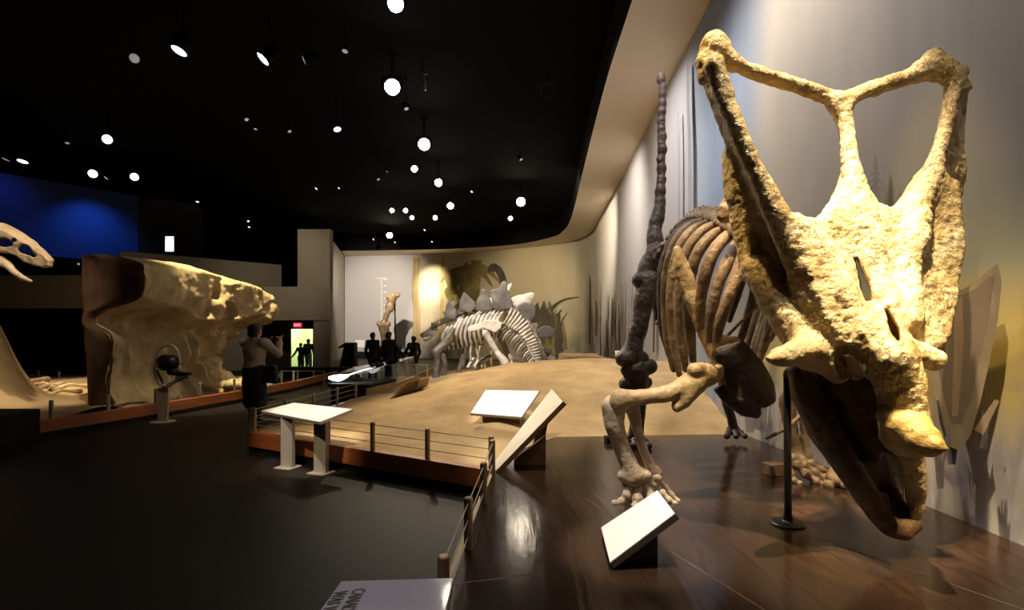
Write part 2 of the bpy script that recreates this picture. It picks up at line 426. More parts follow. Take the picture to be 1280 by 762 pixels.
def spot(loc, target, watt, deg, blend=.5, col=(1, .86, .66), r=.09):
    l = bpy.data.lights.new('spot_light', 'SPOT'); l.energy = watt; l.spot_size = math.radians(deg); l.spot_blend = blend
    l.color = col; l.shadow_soft_size = r
    o = bpy.data.objects.new('spot_light', l); COL.objects.link(o)
    o.location = loc; o.rotation_euler = (Vector(target)-Vector(loc)).to_track_quat('-Z', 'Y').to_euler()
    return o
def area(loc, target, watt, sx, sy, col):
    l = bpy.data.lights.new('area_light', 'AREA'); l.shape = 'RECTANGLE'; l.size = sx; l.size_y = sy; l.energy = watt; l.color = col
    o = bpy.data.objects.new('area_light', l); COL.objects.link(o)
    o.location = loc; o.rotation_euler = (Vector(target)-Vector(loc)).to_track_quat('-Z', 'Y').to_euler()
    return o

# ------------------------------------------------------------------ the room
SOF, CEIL = 6.85, 7.7
wall_plan = crom([(3.18, -4), (3.18, 0), (3.19, 3.1), (3.17, 4.2), (3.09, 5.6), (3.06, 7), (3.16, 8.2), (3.29, 10.5), (3.7, 16.5), (4.0, 22.5), (4.12, 25.4),
                  (3.7, 27.6), (2.6, 28.9), (.97, 30.1), (-2.04, 31.6), (-6.3, 32.7), (-11.3, 33.5)], 10)
inner_plan = crom([(1.85, -4), (1.85, 0), (1.86, 3.1), (1.87, 4.2), (1.87, 5.6), (1.88, 7), (1.9, 8.2), (1.98, 10.8), (2.32, 16.5), (2.58, 20.5), (2.7, 23.4),
                   (2.62, 25.2), (2.17, 26.9), (0, 29.3), (-3.96, 30.7), (-7, 31.1), (-10.8, 31.4)], 10)
seglen = np.r_[0, np.cumsum(np.linalg.norm(np.diff(wall_plan, axis=0), axis=1))]
def wall_s(px):
    """arc length of the mural wall where the photograph's column px meets it"""
    r = wall_plan[:, 0]/np.maximum(wall_plan[:, 1], .05); k = (px-CX)/F
    ok = wall_plan[:, 1] > 2.6
    rr, ssx = r[ok], seglen[ok]
    return float(np.interp(-k, -rr, ssx))
def wall_at(s, z, off=0.0):
    x = np.interp(s, seglen, wall_plan[:, 0]); y = np.interp(s, seglen, wall_plan[:, 1])
    x2 = np.interp(s+.05, seglen, wall_plan[:, 0]); y2 = np.interp(s+.05, seglen, wall_plan[:, 1])
    x1 = np.interp(s-.05, seglen, wall_plan[:, 0]); y1 = np.interp(s-.05, seglen, wall_plan[:, 1])
    t = Vector((x2-x1, y2-y1, 0)).normalized(); n = Vector((-t.y, t.x, 0))
    return Vector((x, y, z))+n*off
def W(px, py, off=0.0):
    s = wall_s(px); y = np.interp(s, seglen, wall_plan[:, 1])
    return wall_at(s, EYE-(py-HY)/F*y, off)

# mural paint: (u along the wall in metres, v height in metres)
m, nt, b = nt_new('mural_paint'); b.inputs['Roughness'].default_value = .8; b.inputs['Specular IOR Level'].default_value = .15
uv = N(nt, 'ShaderNodeUVMap'); uv.uv_map = 'UVMap'
sx = N(nt, 'ShaderNodeSeparateXYZ'); nt.links.new(uv.outputs[0], sx.inputs[0])
def mapr(sock, a, b_, c=0.0, d=1.0):
    r = N(nt, 'ShaderNodeMapRange'); r.inputs[1].default_value = a; r.inputs[2].default_value = b_; r.inputs[3].default_value = c; r.inputs[4].default_value = d
    nt.links.new(sock, r.inputs[0]); return r.outputs[0]
def math2(op, a, b_):
    n = N(nt, 'ShaderNodeMath', operation=op)
    for i, q in enumerate((a, b_)):
        if isinstance(q, (int, float)): n.inputs[i].default_value = q
        else: nt.links.new(q, n.inputs[i])
    return n.outputs[0]
def noise2(su, sv, detail=4, dist=0.0):
    mp = N(nt, 'ShaderNodeMapping'); mp.inputs['Scale'].default_value = (su, sv, 1); nt.links.new(uv.outputs[0], mp.inputs[0])
    n = N(nt, 'ShaderNodeTexNoise', i_Scale=1.0, i_Detail=detail, i_Distortion=dist); nt.links.new(mp.outputs[0], n.inputs['Vector']); return n.outputs[0]
def mixc(fac, a, b_):
    x = N(nt, 'ShaderNodeMixRGB')
    for i, q in zip((0, 1, 2), (fac, a, b_)):
        if isinstance(q, tuple): x.inputs[i].default_value = (*q, 1)
        elif isinstance(q, (int, float)): x.inputs[i].default_value = q
        else: nt.links.new(q, x.inputs[i])
    return x.outputs[0]
U, V = sx.outputs[0], sx.outputs[1]
un = mapr(math2('ADD', U, math2('MULTIPLY', noise2(.5, .3), 2.4)), 7.2, 47.2)
sky = ramp(nt, un, [(0.0, (.14, .14, .15)), (.04, (.17, .16, .16)), (.07, (.30, .27, .235)), (.095, (.48, .42, .35)), (.118, (.22, .28, .38)), (.145, (.17, .25, .38)),
                    (.17, (.32, .35, .42)), (.21, (.46, .44, .46)), (.30, (.50, .47, .45)), (.48, (.48, .42, .32)), (.60, (.36, .29, .16)), (.78, (.36, .29, .15)), (.92, (.50, .43, .30))])
cl = ramp(nt, noise2(.55, .16, 5, .5), [(.42, (0, 0, 0)), (.64, (1, 1, 1))])
sky = mixc(math2('MULTIPLY', cl, .22), sky, (.48, .45, .41))
# teal-grey hills, yellow marsh light, pale reeds low on the near wall
near = mapr(U, 11.5, 9.5)
hb = ramp(nt, mapr(math2('ADD', V, math2('MULTIPLY', noise2(.9, .9), .5)), 0, 4), [(.12, (.62, .56, .50)), (.27, (.50, .44, .38)), (.36, (.66, .52, .17)), (.48, (.62, .47, .15)), (.58, (.34, .34, .24)), (.72, (.21, .23, .22))])
hm = math2('MULTIPLY', near, mapr(V, 3.0, 2.0))
c = mixc(hm, sky, hb)
st = ramp(nt, noise2(5.0, .9, 5, .6), [(.44, (0, 0, 0)), (.56, (1, 1, 1))])
low = mapr(math2('ADD', V, math2('MULTIPLY', noise2(1.4, .5), .9)), 1.75, 1.25)
c = mixc(math2('MULTIPLY', math2('MULTIPLY', st, low), .75), c, (.30, .27, .30))
bl = ramp(nt, noise2(2.2, 2.6, 3, .3), [(.58, (0, 0, 0)), (.66, (1, 1, 1))])
c = mixc(math2('MULTIPLY', math2('MULTIPLY', bl, low), math2('MULTIPLY', near, .8)), c, (.20, .17, .22))
# olive undergrowth toward the far corner
far = math2('MULTIPLY', mapr(U, 24, 29), mapr(V, 4.2, 1.0))
ol = ramp(nt, noise2(1.0, .6, 5), [(.4, (0, 0, 0)), (.6, (1, 1, 1))])
c = mixc(math2('MULTIPLY', math2('MULTIPLY', far, ol), .75), c, (.15, .12, .05))
# the plain plaster end of the wall
plain = mapr(U, wall_s(521), wall_s(519))
c = mixc(plain, c, (.43, .40, .39))
# brush streaks
brs = noise2(7, .8, 6, .2)
c = mixc(.13, c, mixc(brs, (.22, .20, .18), (.55, .51, .47)))
nt.links.new(c, b.inputs['Base Color'])
M['mural'] = m
M['paint_dark'] = mat('dark_mural_paint', (.075, .058, .038), (.045, .033, .02), 3, .85, stretch=(1, 1, .3))
M['paint_olive'] = mat('olive_mural_paint', (.22, .17, .06), (.12, .09, .03), 1.2, .85)
M['paint_grey'] = mat('grey_mural_paint', (.20, .19, .19), (.165, .16, .165), 3, .85)
M['paint_bark'] = mat('bark_mural_paint', (.42, .31, .15), (.27, .19, .08), 2.2, .85, stretch=(3, 3, .25))
M['paint_pale'] = mat('pale_mural_paint', (.70, .67, .62), (.62, .59, .54), 3, .85)
M['paint_reed'] = mat('reed_mural_paint', (.34, .24, .11), (.24, .16, .07), 3, .85)
M['paint_violet'] = mat('violet_mural_paint', (.27, .235, .235), (.20, .175, .18), 4, .85)

M['paint_hide_edge'] = mat('pale_edge_mural_paint', (.30, .23, .14), (.22, .165, .10), 3, .85)
M['paint_hide'] = mat('hide_mural_paint', (.20, .145, .095), (.13, .09, .06), 2.2, .85, stretch=(1, 1, .4))
M['paint_hide_pale'] = mat('pale_hide_mural_paint', (.38, .27, .15), (.28, .19, .11), 3, .85, stretch=(1, 1, .4))
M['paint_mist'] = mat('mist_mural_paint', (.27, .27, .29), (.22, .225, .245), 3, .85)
class Mural:
    def __init__(s): s.v = []; s.f = []; s.mi = []; s.uv = []; s.layer = 0
    def patch(s, poly, mi):
        s.layer += 1; o = len(s.v); off = .004+.0006*s.layer
        for px, py in poly: s.v.append(W(px, py, off))
        s.f.append(tuple(range(o, o+len(poly)))); s.mi.append(mi)
    def stroke(s, pts, wid, mi):
        """brush stroke: rows of (px, py), width in photo pixels"""
        a = crom(pts, 6); n = len(a); wid = np.interp(np.linspace(0, 1, n), np.linspace(0, 1, len(wid)), wid)
        t = np.gradient(a, axis=0); t /= np.linalg.norm(t, axis=1)[:, None]+1e-9
        nrm = np.stack([-t[:, 1], t[:, 0]], 1)
        s.layer += 1; off = .004+.0006*s.layer; o = len(s.v)
        for i in range(n):
            for sg in (-1, 1):
                q = a[i]+nrm[i]*wid[i]*.5*sg; s.v.append(W(q[0], q[1], off))
        for i in range(n-1): s.f.append((o+2*i, o+2*i+1, o+2*i+3, o+2*i+2)); s.mi.append(mi)
mu = Mural()
Z = [0, .28, .6, .9, 1.2, 1.6, 2, 2.5, 3, 3.5, 4, 4.5, 5, 5.5, 6, 6.5, SOF]
nz_ = len(Z)
for i, (x, y) in enumerate(wall_plan):
    for z in Z: mu.v.append(Vector((x, y, z)))
for i in range(len(wall_plan)-1):
    for k in range(nz_-1):
        mu.f.append((i*nz_+k, i*nz_+k+1, (i+1)*nz_+k+1, (i+1)*nz_+k)); mu.mi.append(0)
PD, PO, PG, PB, PP, PR, PV = range(1, 8)
# painted trunks, fronds, long-necked animal, spiny animal, reeds, firs, sprays
mu.stroke([(521, 322), (519, 360), (521, 400), (518, 452)], [9, 8, 9, 12], PB)
mu.stroke([(554, 322), (553, 360), (551, 410), (549, 440)], [4, 4, 5, 6], PB)
mu.stroke([(596, 325), (595, 360), (592, 400)], [14, 10, 12], PO)
for a in range(16):
    g = a/15*math.pi*1.25-.4; r = random.uniform(20, 46)
    x0, y0 = 590, 338
    mu.stroke([(x0, y0), (x0+math.cos(g)*r*.55, min(max(y0-math.sin(g)*r*.3+2, 322), 430)), (x0+math.cos(g)*r, min(max(y0+6+abs(math.cos(g))*12-math.sin(g)*r*.32, 322), 440))], [3, 7, 1], PO)
for a in range(20):
    x = random.uniform(566, 640); y = random.uniform(365, 425)
    mu.stroke([(x, y+26), (x+random.uniform(-4, 4), y+10), (x+random.uniform(-9, 9), y)], [5, 6, 1], PO if a % 2 else PB)
for a in range(20):
    x = random.uniform(560, 612); y = random.uniform(332, 392)
    mu.stroke([(x, y+22), (x+random.uniform(-5, 5), y+10), (x+random.uniform(-10, 10), y)], [7, 10, 2], PO)
mu.stroke([(612, 335), (617, 333), (624, 338), (629, 350), (630, 366), (629, 385)], [5, 8, 9, 9, 11, 15], PD)
mu.patch([(610, 340), (611, 333), (619, 330), (623, 336), (618, 340), (613, 339)], PD)
mu.patch([(650, 385), (664, 388), (673, 377), (675, 387), (681, 375), (684, 387), (689, 392), (701, 392), (701, 400), (692, 403), (684, 401), (668, 403), (652, 400)], PD)
mu.stroke([(686, 392), (695, 381), (707, 374), (724, 371)], [5, 4, 2.4, 1], PD)
for q in range(46):
    x = 672+30*random.random()**1.2+random.choice((0, 12))*random.random(); y = random.uniform(398, 432); h = random.uniform(10, 30)
    mu.stroke([(x, y+16), (x+random.uniform(-3, 3), y-h*.3), (x+random.uniform(-7, 7), y-h)], [5, 3, .6], PD if q % 3 else PO)
for q in range(28):
    x = random.uniform(734, 800); base = 447; h = random.choice((random.uniform(20, 60), random.uniform(60, 110)))
    mu.stroke([(x, base), (x+random.uniform(-1, 1), base-h*.5), (x+random.uniform(-2, 2), base-h)], [1.7, 1.1, .4], PR if q % 2 else PV)
for x, y0, y1 in ((739, 345, 430), (768, 372, 420), (777, 380, 440), (747, 375, 420), (822, 360, 440), (760, 400, 445)):
    mu.stroke([(x, y1), (x+.4, (y0+y1)/2), (x, y0)], [2.5, 2.4, 1], PD)
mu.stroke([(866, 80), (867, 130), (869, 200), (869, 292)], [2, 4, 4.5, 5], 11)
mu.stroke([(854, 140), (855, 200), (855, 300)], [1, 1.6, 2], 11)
for x, y, h, wd in ((1108, 252, 56, 30), (1140, 262, 22, 24)):
    for k in range(7):
        t = k/6; yy = y-h*t; ww = wd*(1-t)*.55+2
        mu.patch([(x-ww, yy+5), (x-ww*.4, yy), (x, yy-9), (x+ww*.4, yy), (x+ww, yy+6), (x, yy+3)], PG)
for x, y in ((1208, 580), (1250, 560), (1195, 610), (1272, 610), (1238, 645), (940, 520), (958, 470), (950, 540)):
    for k in range(7):
        dx = random.uniform(-9, 9)
        mu.stroke([(x+dx*.2, y), (x+dx*.6, y-22), (min(x+dx, 1278), y-random.uniform(30, 60))], [6, 4, 1], PV)
mu.patch([(1176, 420), (1179, 346), (1195, 351), (1212, 358), (1228, 362), (1245, 352), (1262, 337), (1274, 329), (1279, 352), (1274, 400), (1264, 450), (1252, 500), (1238, 545), (1222, 562), (1206, 556), (1195, 510), (1184, 460)], 8)
mu.patch([(1184, 356), (1198, 360), (1214, 366), (1226, 369), (1246, 360), (1262, 346), (1270, 345), (1262, 400), (1250, 450), (1238, 500), (1226, 530), (1212, 528), (1202, 490), (1190, 430)], 9)
mu.patch([(1218, 372), (1228, 371), (1230, 420), (1226, 480), (1222, 520), (1214, 520), (1216, 460)], 10)
mu.stroke([(1206, 535), (1208, 555), (1203, 580)], [9, 7, 2], PV); mu.stroke([(1226, 548), (1232, 566), (1240, 590)], [8, 7, 2], PV); mu.stroke([(1196, 500), (1200, 525), (1206, 545)], [3, 4, 3], PD)
mu.stroke([(1250, 540), (1262, 520), (1274, 500)], [14, 10, 6], 10)
me = bpy.data.meshes.new('wall_mural'); me.from_pydata([tuple(v) for v in mu.v], [], mu.f)
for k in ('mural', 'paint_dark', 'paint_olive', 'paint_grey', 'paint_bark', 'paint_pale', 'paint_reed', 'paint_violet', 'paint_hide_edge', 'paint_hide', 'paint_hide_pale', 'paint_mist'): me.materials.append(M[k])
me.polygons.foreach_set('material_index', mu.mi)
ul = me.uv_layers.new(name='UVMap'); nwall = len(wall_plan)*nz_
for lp in me.loops:
    vi = lp.vertex_index
    if vi < nwall: ul.data[lp.index].uv = (seglen[vi//nz_], Z[vi % nz_])
tag(link(bpy.data.objects.new('wall_right', me)), 'curved mural wall painted with misty sky, marsh and tree trunks', kind='structure')

def struct(name, mb, material, label=None, smooth=False):
    return tag(mb.build(name, material, smooth=smooth), label, kind='structure')
# soffit with its front face rising to the ceiling
b_ = MB()
for i in range(len(wall_plan)-1):
    a, c = wall_plan[i], wall_plan[i+1]; d, e = inner_plan[i+1], inner_plan[i]
    o = len(b_.v)
    b_.v += [Vector((*a, SOF)), Vector((*c, SOF)), Vector((*d, SOF)), Vector((*e, SOF))]
    b_.f += [(o, o+1, o+2, o+3)]
struct('trim_1', b_, M['soffit'], 'pale beige soffit band curving above the mural wall')
b_ = MB()
for d, e in zip(inner_plan[1:], inner_plan[:-1]):
    o = len(b_.v); b_.v += [Vector((*e, SOF-.002)), Vector((*d, SOF-.002)), Vector((*d, CEIL)), Vector((*e, CEIL))]; b_.f += [(o, o+1, o+2, o+3)]
struct('trim_2', b_, M['matte_black'], 'black upstand between the soffit edge and the ceiling')
b_ = MB(); b_.box((-8, 15, -.05), (40, 46, .1)); struct('floor', b_, M['carpet'], 'dark carpet floor of the gallery')
b_ = MB(); b_.box((-8, 15, CEIL+.05), (40, 46, .1)); struct('ceiling', b_, M['matte_black'], 'black ceiling hung with spotlights')
b_ = MB(); b_.wall((-26, 38), (-26, -6), 0, CEIL, .1); struct('wall_left', b_, M['matte_black'], 'black wall on the far left')
b_ = MB(); b_.wall((5, -5.9), (-27, -5.9), 0, CEIL, -.1); struct('wall_rear', b_, M['matte_black'], 'black wall behind the viewer')
b_ = MB(); b_.wall((-8.3, 36), (-27, 36), 0, CEIL, -.1); struct('wall_back', b_, M['matte_black'], 'black wall at the end of the hall')
# blue-lit upper wall on the left and the parapet below it
a, c = P(-90, 212, 17.4), P(172, 247, 22)
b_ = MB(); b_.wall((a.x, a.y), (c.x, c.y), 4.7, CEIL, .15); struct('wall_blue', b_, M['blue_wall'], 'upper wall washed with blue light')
b_ = MB(); b_.wall((c.x, c.y), (-14.6, 23.5), 4.7, CEIL, .15); struct('wall_dark', b_, M['dark_wall'], 'dark grey wall panel right of the blue wall')
b_ = MB(); b_.wall((-18.5, 16.5), (-13.2, 16.5), 2.45, 3.55, .2); struct('wall_parapet', b_, M['grey_wall'], 'grey balcony parapet on the left')
# stepped wall behind the rock, lintel over the exit, jambs, bright passage
b_ = MB(); a, c = P(150, 313, 19), P(352, 331, 22.9); b_.wall((a.x, a.y), (c.x, c.y), 0, 4.78, .15); struct('wall_gallery', b_, M['grey_wall'], 'grey gallery wall behind the rock face')
b_ = MB(); a, c = P(330, 400, 20), P(413, 400, 20)
b_.wall((a.x, 20), (c.x, 20), 2.15, 3.5, .25); struct('wall_lintel', b_, M['grey_wall'], 'grey lintel above the exit doorway')
b_ = MB(); a, c = P(372, 300, 20.4), P(413, 300, 20.4); b_.wall((a.x, 20.4), (c.x, 20.4), 3.4, 5.9, .3); struct('wall_pier', b_, M['grey_wall'], 'grey wall pier above the lintel')
b_ = MB(); a = P(413, 300, 20.3); c = P(413, 300, 27); b_.wall((c.x, 27), (-11.3, 33.4), 0, 6.85, .3); b_.wall((a.x-.02, 20.3), (c.x-.02, 27), 0, 5.85, .2); struct('wall_alcove', b_, M['grey_wall'], 'grey side wall closing the end of the mural')
b_ = MB(); a, c = P(392, 400, 20.05), P(413, 400, 20.05); b_.wall((a.x, 20.05), (c.x, 20.05), 0, 2.15, .2); struct('wall_jamb', b_, M['grey_wall'], 'grey jamb right of the exit doorway')
dz_ = EYE+(HY-411)/F*21.2
b_ = MB()
a, c = P(325, 400, 21.2), P(363, 400, 21.2); b_.wall((a.x, 21.2), (c.x, 21.2), 0, 2.6, .1)
d, e = P(391, 400, 21.2), P(408, 400, 21.2); b_.wall((d.x, 21.2), (e.x, 21.2), 0, 2.6, .1)
b_.wall((c.x, 21.2), (d.x, 21.2), dz_, 2.6, .1)
struct('wall_exit', b_, M['dark_wall'], 'dark wall around the exit opening')
b_ = MB(); b_.wall((c.x-.6, 23.6), (d.x-.25, 23.6), 0, 2.6, .1); b_.wall((c.x-.4, 21.3), (c.x-.4, 23.6), 0, 2.6, .1); b_.wall((d.x-.25, 23.6), (d.x+.03, 21.3), 0, 2.6, .1)
b_.box(((c.x+d.x)/2-.25, 22.5, 2.62), (1.5, 2.6, .06))
M['passage'] = mat('pale_green_passage_paint', (.68, .78, .42), (.64, .74, .40), 1, .8)
struct('wall_passage', b_, M['passage'], 'pale green wall of the lit passage beyond the exit')
area(((c.x+d.x)/2, 22.4, 2.5), ((c.x+d.x)/2, 22.6, 0), 75, 1.0, 1.0, (.95, 1, .82))
# low black ledge along the plain end of the mural wall
b_ = MB()
for s0 in np.arange(wall_s(520), seglen[-1]-.6, .8):
    p, q = wall_at(s0, 0, .02), wall_at(min(s0+.8, seglen[-1]-.1), 0, .02); r, t = wall_at(s0, 0, 1.2), wall_at(min(s0+.8, seglen[-1]-.1), 0, 1.2)
    up = Vector((0, 0, .42)); b_.hexa([p, r, t, q, p+up, r+up, t+up, q+up])
tag(b_.build('wall_ledge', M['black']), 'low black ledge along the foot of the plain wall', 'ledge')

# ------------------------------------------------------------------ stage, sand, kerbs
st = thing('display_platform', 'dark glossy wooden display platform carrying the horned dinosaur skeleton', 'platform', (1.4, 3, 0))
edge = [(-.62, -3.5), (-.40, 1.2), (-.325, 2.745), (-.17, 4.86)]
poly = edge+[(.05, 5.6), (.55, 6.35), (3.02, 6.55)]+[tuple(p-np.array((.005, 0))) for p in wall_plan[::-1] if -3.5 < p[1] < 6.5]+[(3.17, -3.5)]
b_ = MB(); b_.prism([(x, y, .0) for x, y in poly][::-1], (0, 0, .28)); 
# prism winding: outline is clockwise when seen from above after the reversal
b_.build('deck', M['stage'], st)
b_ = MB()
for i in range(len(edge)-1):
    (x0, y0), (x1, y1) = edge[i], edge[i+1]
    b_.hexa([Vector(v) for v in ((x0-.035, y0, .06), (x0-.002, y0, .06), (x1-.002, y1, .06), (x1-.035, y1, .06), (x0-.035, y0, .275), (x0-.002, y0, .275), (x1-.002, y1, .275), (x1-.035, y1, .275))])
b_.build('edge_trim', M['tan_board'], st)
for x0, y0, x1, y1 in ((.60, 3.95, 1.33, 2.05), (1.9, 3.35, 2.55, 2.2), (-.3, 2.62, .12, 2.72)):
    b_ = MB(); d = Vector((x1-x0, y1-y0, 0)); n = Vector((-d.y, d.x, 0)).normalized()*.0025
    b_.hexa([Vector((x0, y0, .279))-n, Vector((x1, y1, .279))-n, Vector((x1, y1, .279))+n, Vector((x0, y0, .279))+n,
             Vector((x0, y0, .2815))-n, Vector((x1, y1, .2815))-n, Vector((x1, y1, .2815))+n, Vector((x0, y0, .2815))+n])
    b_.build('joint_line', M['joint'], st)

def sstep(x, a, b_): t = np.clip((x-a)/(b_-a), 0, 1); return t*t*(3-2*t)
def sand_h(X, Y):
    yf0 = 4.84-.565*(X+.2); yf = yf0+(6.42-yf0)*sstep(X, -.22, .45)
    A = np.interp(X, [-3.6, -3.0, -2.3, -1.6, -1.0, 0, 1, 2, 3, 4], [0, .06, .15, .36, .53, .71, .78, .80, .78, .76])
    yc = 10.6-.15*np.clip(X, 0, 3)
    t = np.clip((Y-yf)/(yc-yf), -1, 1)
    up = np.where(t > 0, .9*np.sin(t*math.pi/2)**1.15*.55+.55*t*t*(3-2*t)*.82, t*.5)
    dn = 1-.9*sstep(Y, yc+.2, yc+3.6)*np.where(X > 2.2, .55, 1)
    return .262+A*np.where(Y < yc, np.minimum(up, 1), dn)
xs = np.arange(-3.55, 4.3, .07); ys = np.r_[np.arange(4.7, 12.5, .07), np.arange(12.5, 24, .25)]
XX, YY = np.meshgrid(xs, ys, indexing='ij')
flat = np.stack([XX.ravel(), YY.ravel(), np.zeros(XX.size)], 1)
ZZ = sand_h(XX, YY)+(.030*vnoise(flat, 1.3)+.016*vnoise(flat+9, 4)+.006*vnoise(flat+5, 11)).reshape(XX.shape)*np.clip((YY-5)/2, .25, 1)
for px, py, r, dp in ((690, 478, .26, -.10), (716, 476, .2, -.07), (655, 470, .16, .05), (700, 462, .2, .05), (600, 500, .14, -.03), (520, 545, .12, -.03), (566, 512, .13, -.03), (770, 500, .3, -.05), (850, 510, .3, .05)):
    z0 = .7; g = G(px, py, z0)
    for _ in range(12): z0 = float(sand_h(np.array(g.x), np.array(g.y))); g = G(px, py, z0)
    ZZ += dp*np.exp(-(((XX-g.x)/r)**2+((YY-g.y)/(r*1.6))**2))
def sand_z(x, y): 
    i = min(max(int((x-xs[0])/.07), 0), len(xs)-1); j = int(np.argmin(abs(ys-y))); return float(ZZ[i, j])
def inside(x, y):
    if y < 4.84-.565*(x+.2)+.02: return False
    if x > -.15 and y < 6.2 and x > -.17+(y-4.86)*.3+.3: return False
    if x < -3.52+(y-6.65)*.11: return False
    return True
idx = -np.ones(XX.shape, int); vs, fs = [], []
wx = np.interp(ys, wall_plan[:110, 1], wall_plan[:110, 0])
for i in range(len(xs)):
    for j in range(len(ys)):
        if xs[i] < wx[j]+.1: idx[i, j] = len(vs); vs.append((min(xs[i], wx[j]), ys[j], ZZ[i, j]))
for i in range(len(xs)-1):
    for j in range(len(ys)-1):
        q = (idx[i, j], idx[i+1, j], idx[i+1, j+1], idx[i, j+1])
        if min(q) >= 0 and inside(xs[i]+.035, ys[j]+.035): fs.append(q)
sand = mesh_obj('sand_mound', vs, fs, M['sand'])
tag(sand, 'broad tan sand mound rising behind the orange-brown kerb to the mural', 'sand', kind='stuff')

def kerb(name, pts, label, h=.28, th=.09, material='orange', group=None, toe=True):
    t = thing(name, label, 'kerb', ((pts[0][0]+pts[-1][0])/2, (pts[0][1]+pts[-1][1])/2, 0), group)
    for (x0, y0), (x1, y1) in zip(pts[:-1], pts[1:]):
        b1 = MB(); b1.wall((x0, y0), (x1, y1), .085 if toe else 0, h, th); b1.build('board', M[material], t, bevel=.006)
        if toe:
            d = Vector((x1-x0, y1-y0, 0)).normalized(); n = Vector((-d.y, d.x, 0))*.035
            b2 = MB(); b2.wall((x0+n.x, y0+n.y), (x1+n.x, y1+n.y), 0, .09, th-.035); b2.build('toe_kick', M['black'], t)
    return t
KA, KB, KC = (-.21, 4.80), (-3.58, 6.70), (-3.22, 10.2)
kerb('sand_kerb', [KB, KA], 'orange-brown kerb along the front of the sand mound, behind the two-legged reading panel')
kerb('sand_kerb', [KC, KB], 'short orange-brown kerb along the left end of the sand mound')
kerb('sand_kerb', [(-3.1, 20), (-3.1, 11.9)], 'low tan kerb beside the plated dinosaur, below the far rails', h=.3, material='tan_board', toe=False)

def fence(name, label, posts, z0, ph, strands, r=.028, mp='steel_warm', cab=True, rail=False, mc='steel'):
    t = thing(name, label, 'railing', (posts[0][0], posts[0][1], z0))
    for x, y in posts:
        b1 = MB(); b1.lathe([(r, 0), (r, ph-.006), (r*.7, ph)], (x, y, z0), 14); b1.build('post', M[mp], t, smooth=False)
    for zf in strands:
        b1 = MB()
        for (x0, y0), (x1, y1) in zip(posts[:-1], posts[1:]):
            b1.tube([(x0, y0, z0+zf*ph), (x1, y1, z0+zf*ph)], .0045 if cab else .014, 6, 2)
        b1.build('cable' if cab else 'rail', M[mc], t)
    return t
dk = (np.array(KB)-np.array(KA)); kn = np.array((.04, .045))
fp = [tuple(np.array(KA)+dk*f+kn) for f in (.01, .215, .42, .61, .80, .985)]
fence('cable_railing', 'low steel posts and cables along the front of the sand mound', fp, .275, .325, (.3, .6, .9))
fence('cable_railing', 'low steel posts and cables at the left end of the sand mound', [(-3.53, 6.72), (-3.45, 7.55), (-3.36, 8.4), (-3.28, 9.3), (-3.2, 10.15)], .275, .325, (.3, .6, .9), mp='steel')
fence('cable_railing', 'steel posts and cables along the near edge of the wooden platform', [(-.185, 4.70), (-.222, 3.87), (-.268, 3.05), (-.31, 2.25)], .262, .335, (.3, .6, .9), mp='steel_warm')
# ------------------------------------------------------------------ the horned dinosaur skeleton
hd = thing('horned_dinosaur_skeleton', 'mounted horned dinosaur skeleton with huge open frill, bowed over the wooden platform', 'skeleton', (1.35, 4.4, .28))
NS = ((6, .008), (15, .005), (24, .004, 1), (48, .0025, 1))
s = Sdf(.0105)
# frill: side bars, top bars, mid bar, each bar also carried back so it has a deep flank
lb = [(893, 82), (903, 112), (922, 162), (944, 212), (968, 262), (994, 318), (1018, 368), (1040, 410)]
s.chain(pix(lb, 2.93), [.06, .05, .045, .048, .062, .075, .085, .09], .04, 1, 3)
lbk = [(884, 92, 3.2), (893, 120, 3.2), (910, 165, 3.2), (929, 215, 3.2), (948, 262, 3.18), (966, 312, 3.15), (982, 350, 3.1)]
s.chain(pix(lbk), [.05, .035, .035, .038, .045, .055, .06], .03, 1, 3)
for a, c in zip(range(6), range(6)):
    q = [lb[a]+(2.95,), lb[a+1]+(2.95,), lbk[c+1], lbk[c]]
    s.plate(pix(q), .012, .008, .03)
# squamosal wing hanging behind the left bar
s.plate(pix([(912, 192), (930, 228), (952, 268), (972, 312), (982, 342), (966, 352), (940, 346), (933, 312), (926, 270), (916, 236)], 3.26), .03, .025, .05)
s.chain(pix([(914, 200, 3.28), (918, 240, 3.3), (928, 290, 3.28), (938, 340, 3.24)]), [.035, .055, .05, .06], .04)
for x, y, r in ((893, 60, .085), (882, 78, .06), (904, 66, .055), (882, 96, .05), (897, 50, .04), (912, 78, .05), (888, 50, .035)): s.ball(P(x, y, 3.02), r, .04)
s.chain(pix([(897, 70, 3.0), (928, 84, 3.02), (962, 97, 3.05), (1000, 108, 3.08), (1035, 121, 3.08), (1052, 130, 3.06)]), [.055, .042, .038, .04, .042, .05], .04)
s.chain(pix([(1050, 128, 3.06), (1075, 116, 3.09), (1105, 106, 3.12), (1132, 98, 3.14), (1155, 90, 3.14), (1182, 90, 3.13)]), [.05, .04, .042, .045, .055, .06], .04)
for x, y, r in ((1164, 76, .055), (1178, 84, .065), (1192, 92, .06), (1201, 92, .045), (1203, 110, .048), (1168, 70, .04), (1150, 84, .045)): s.ball(P(x, y, 3.13), r, .035)
s.chain(pix([(1052, 132, 3.05), (1058, 165, 3.03), (1062, 200, 3.0), (1068, 235, 2.97), (1080, 290, 2.92), (1095, 350, 2.86), (1108, 410, 2.8)]), [.055, .036, .042, .055, .075, .08, .09], .05)
s.chain(pix([(1192, 100, 3.12), (1186, 140, 3.1), (1176, 180, 3.07), (1164, 215, 3.03), (1150, 245, 2.99), (1138, 300, 2.93)]), [.045, .036, .036, .046, .06, .08], .04)
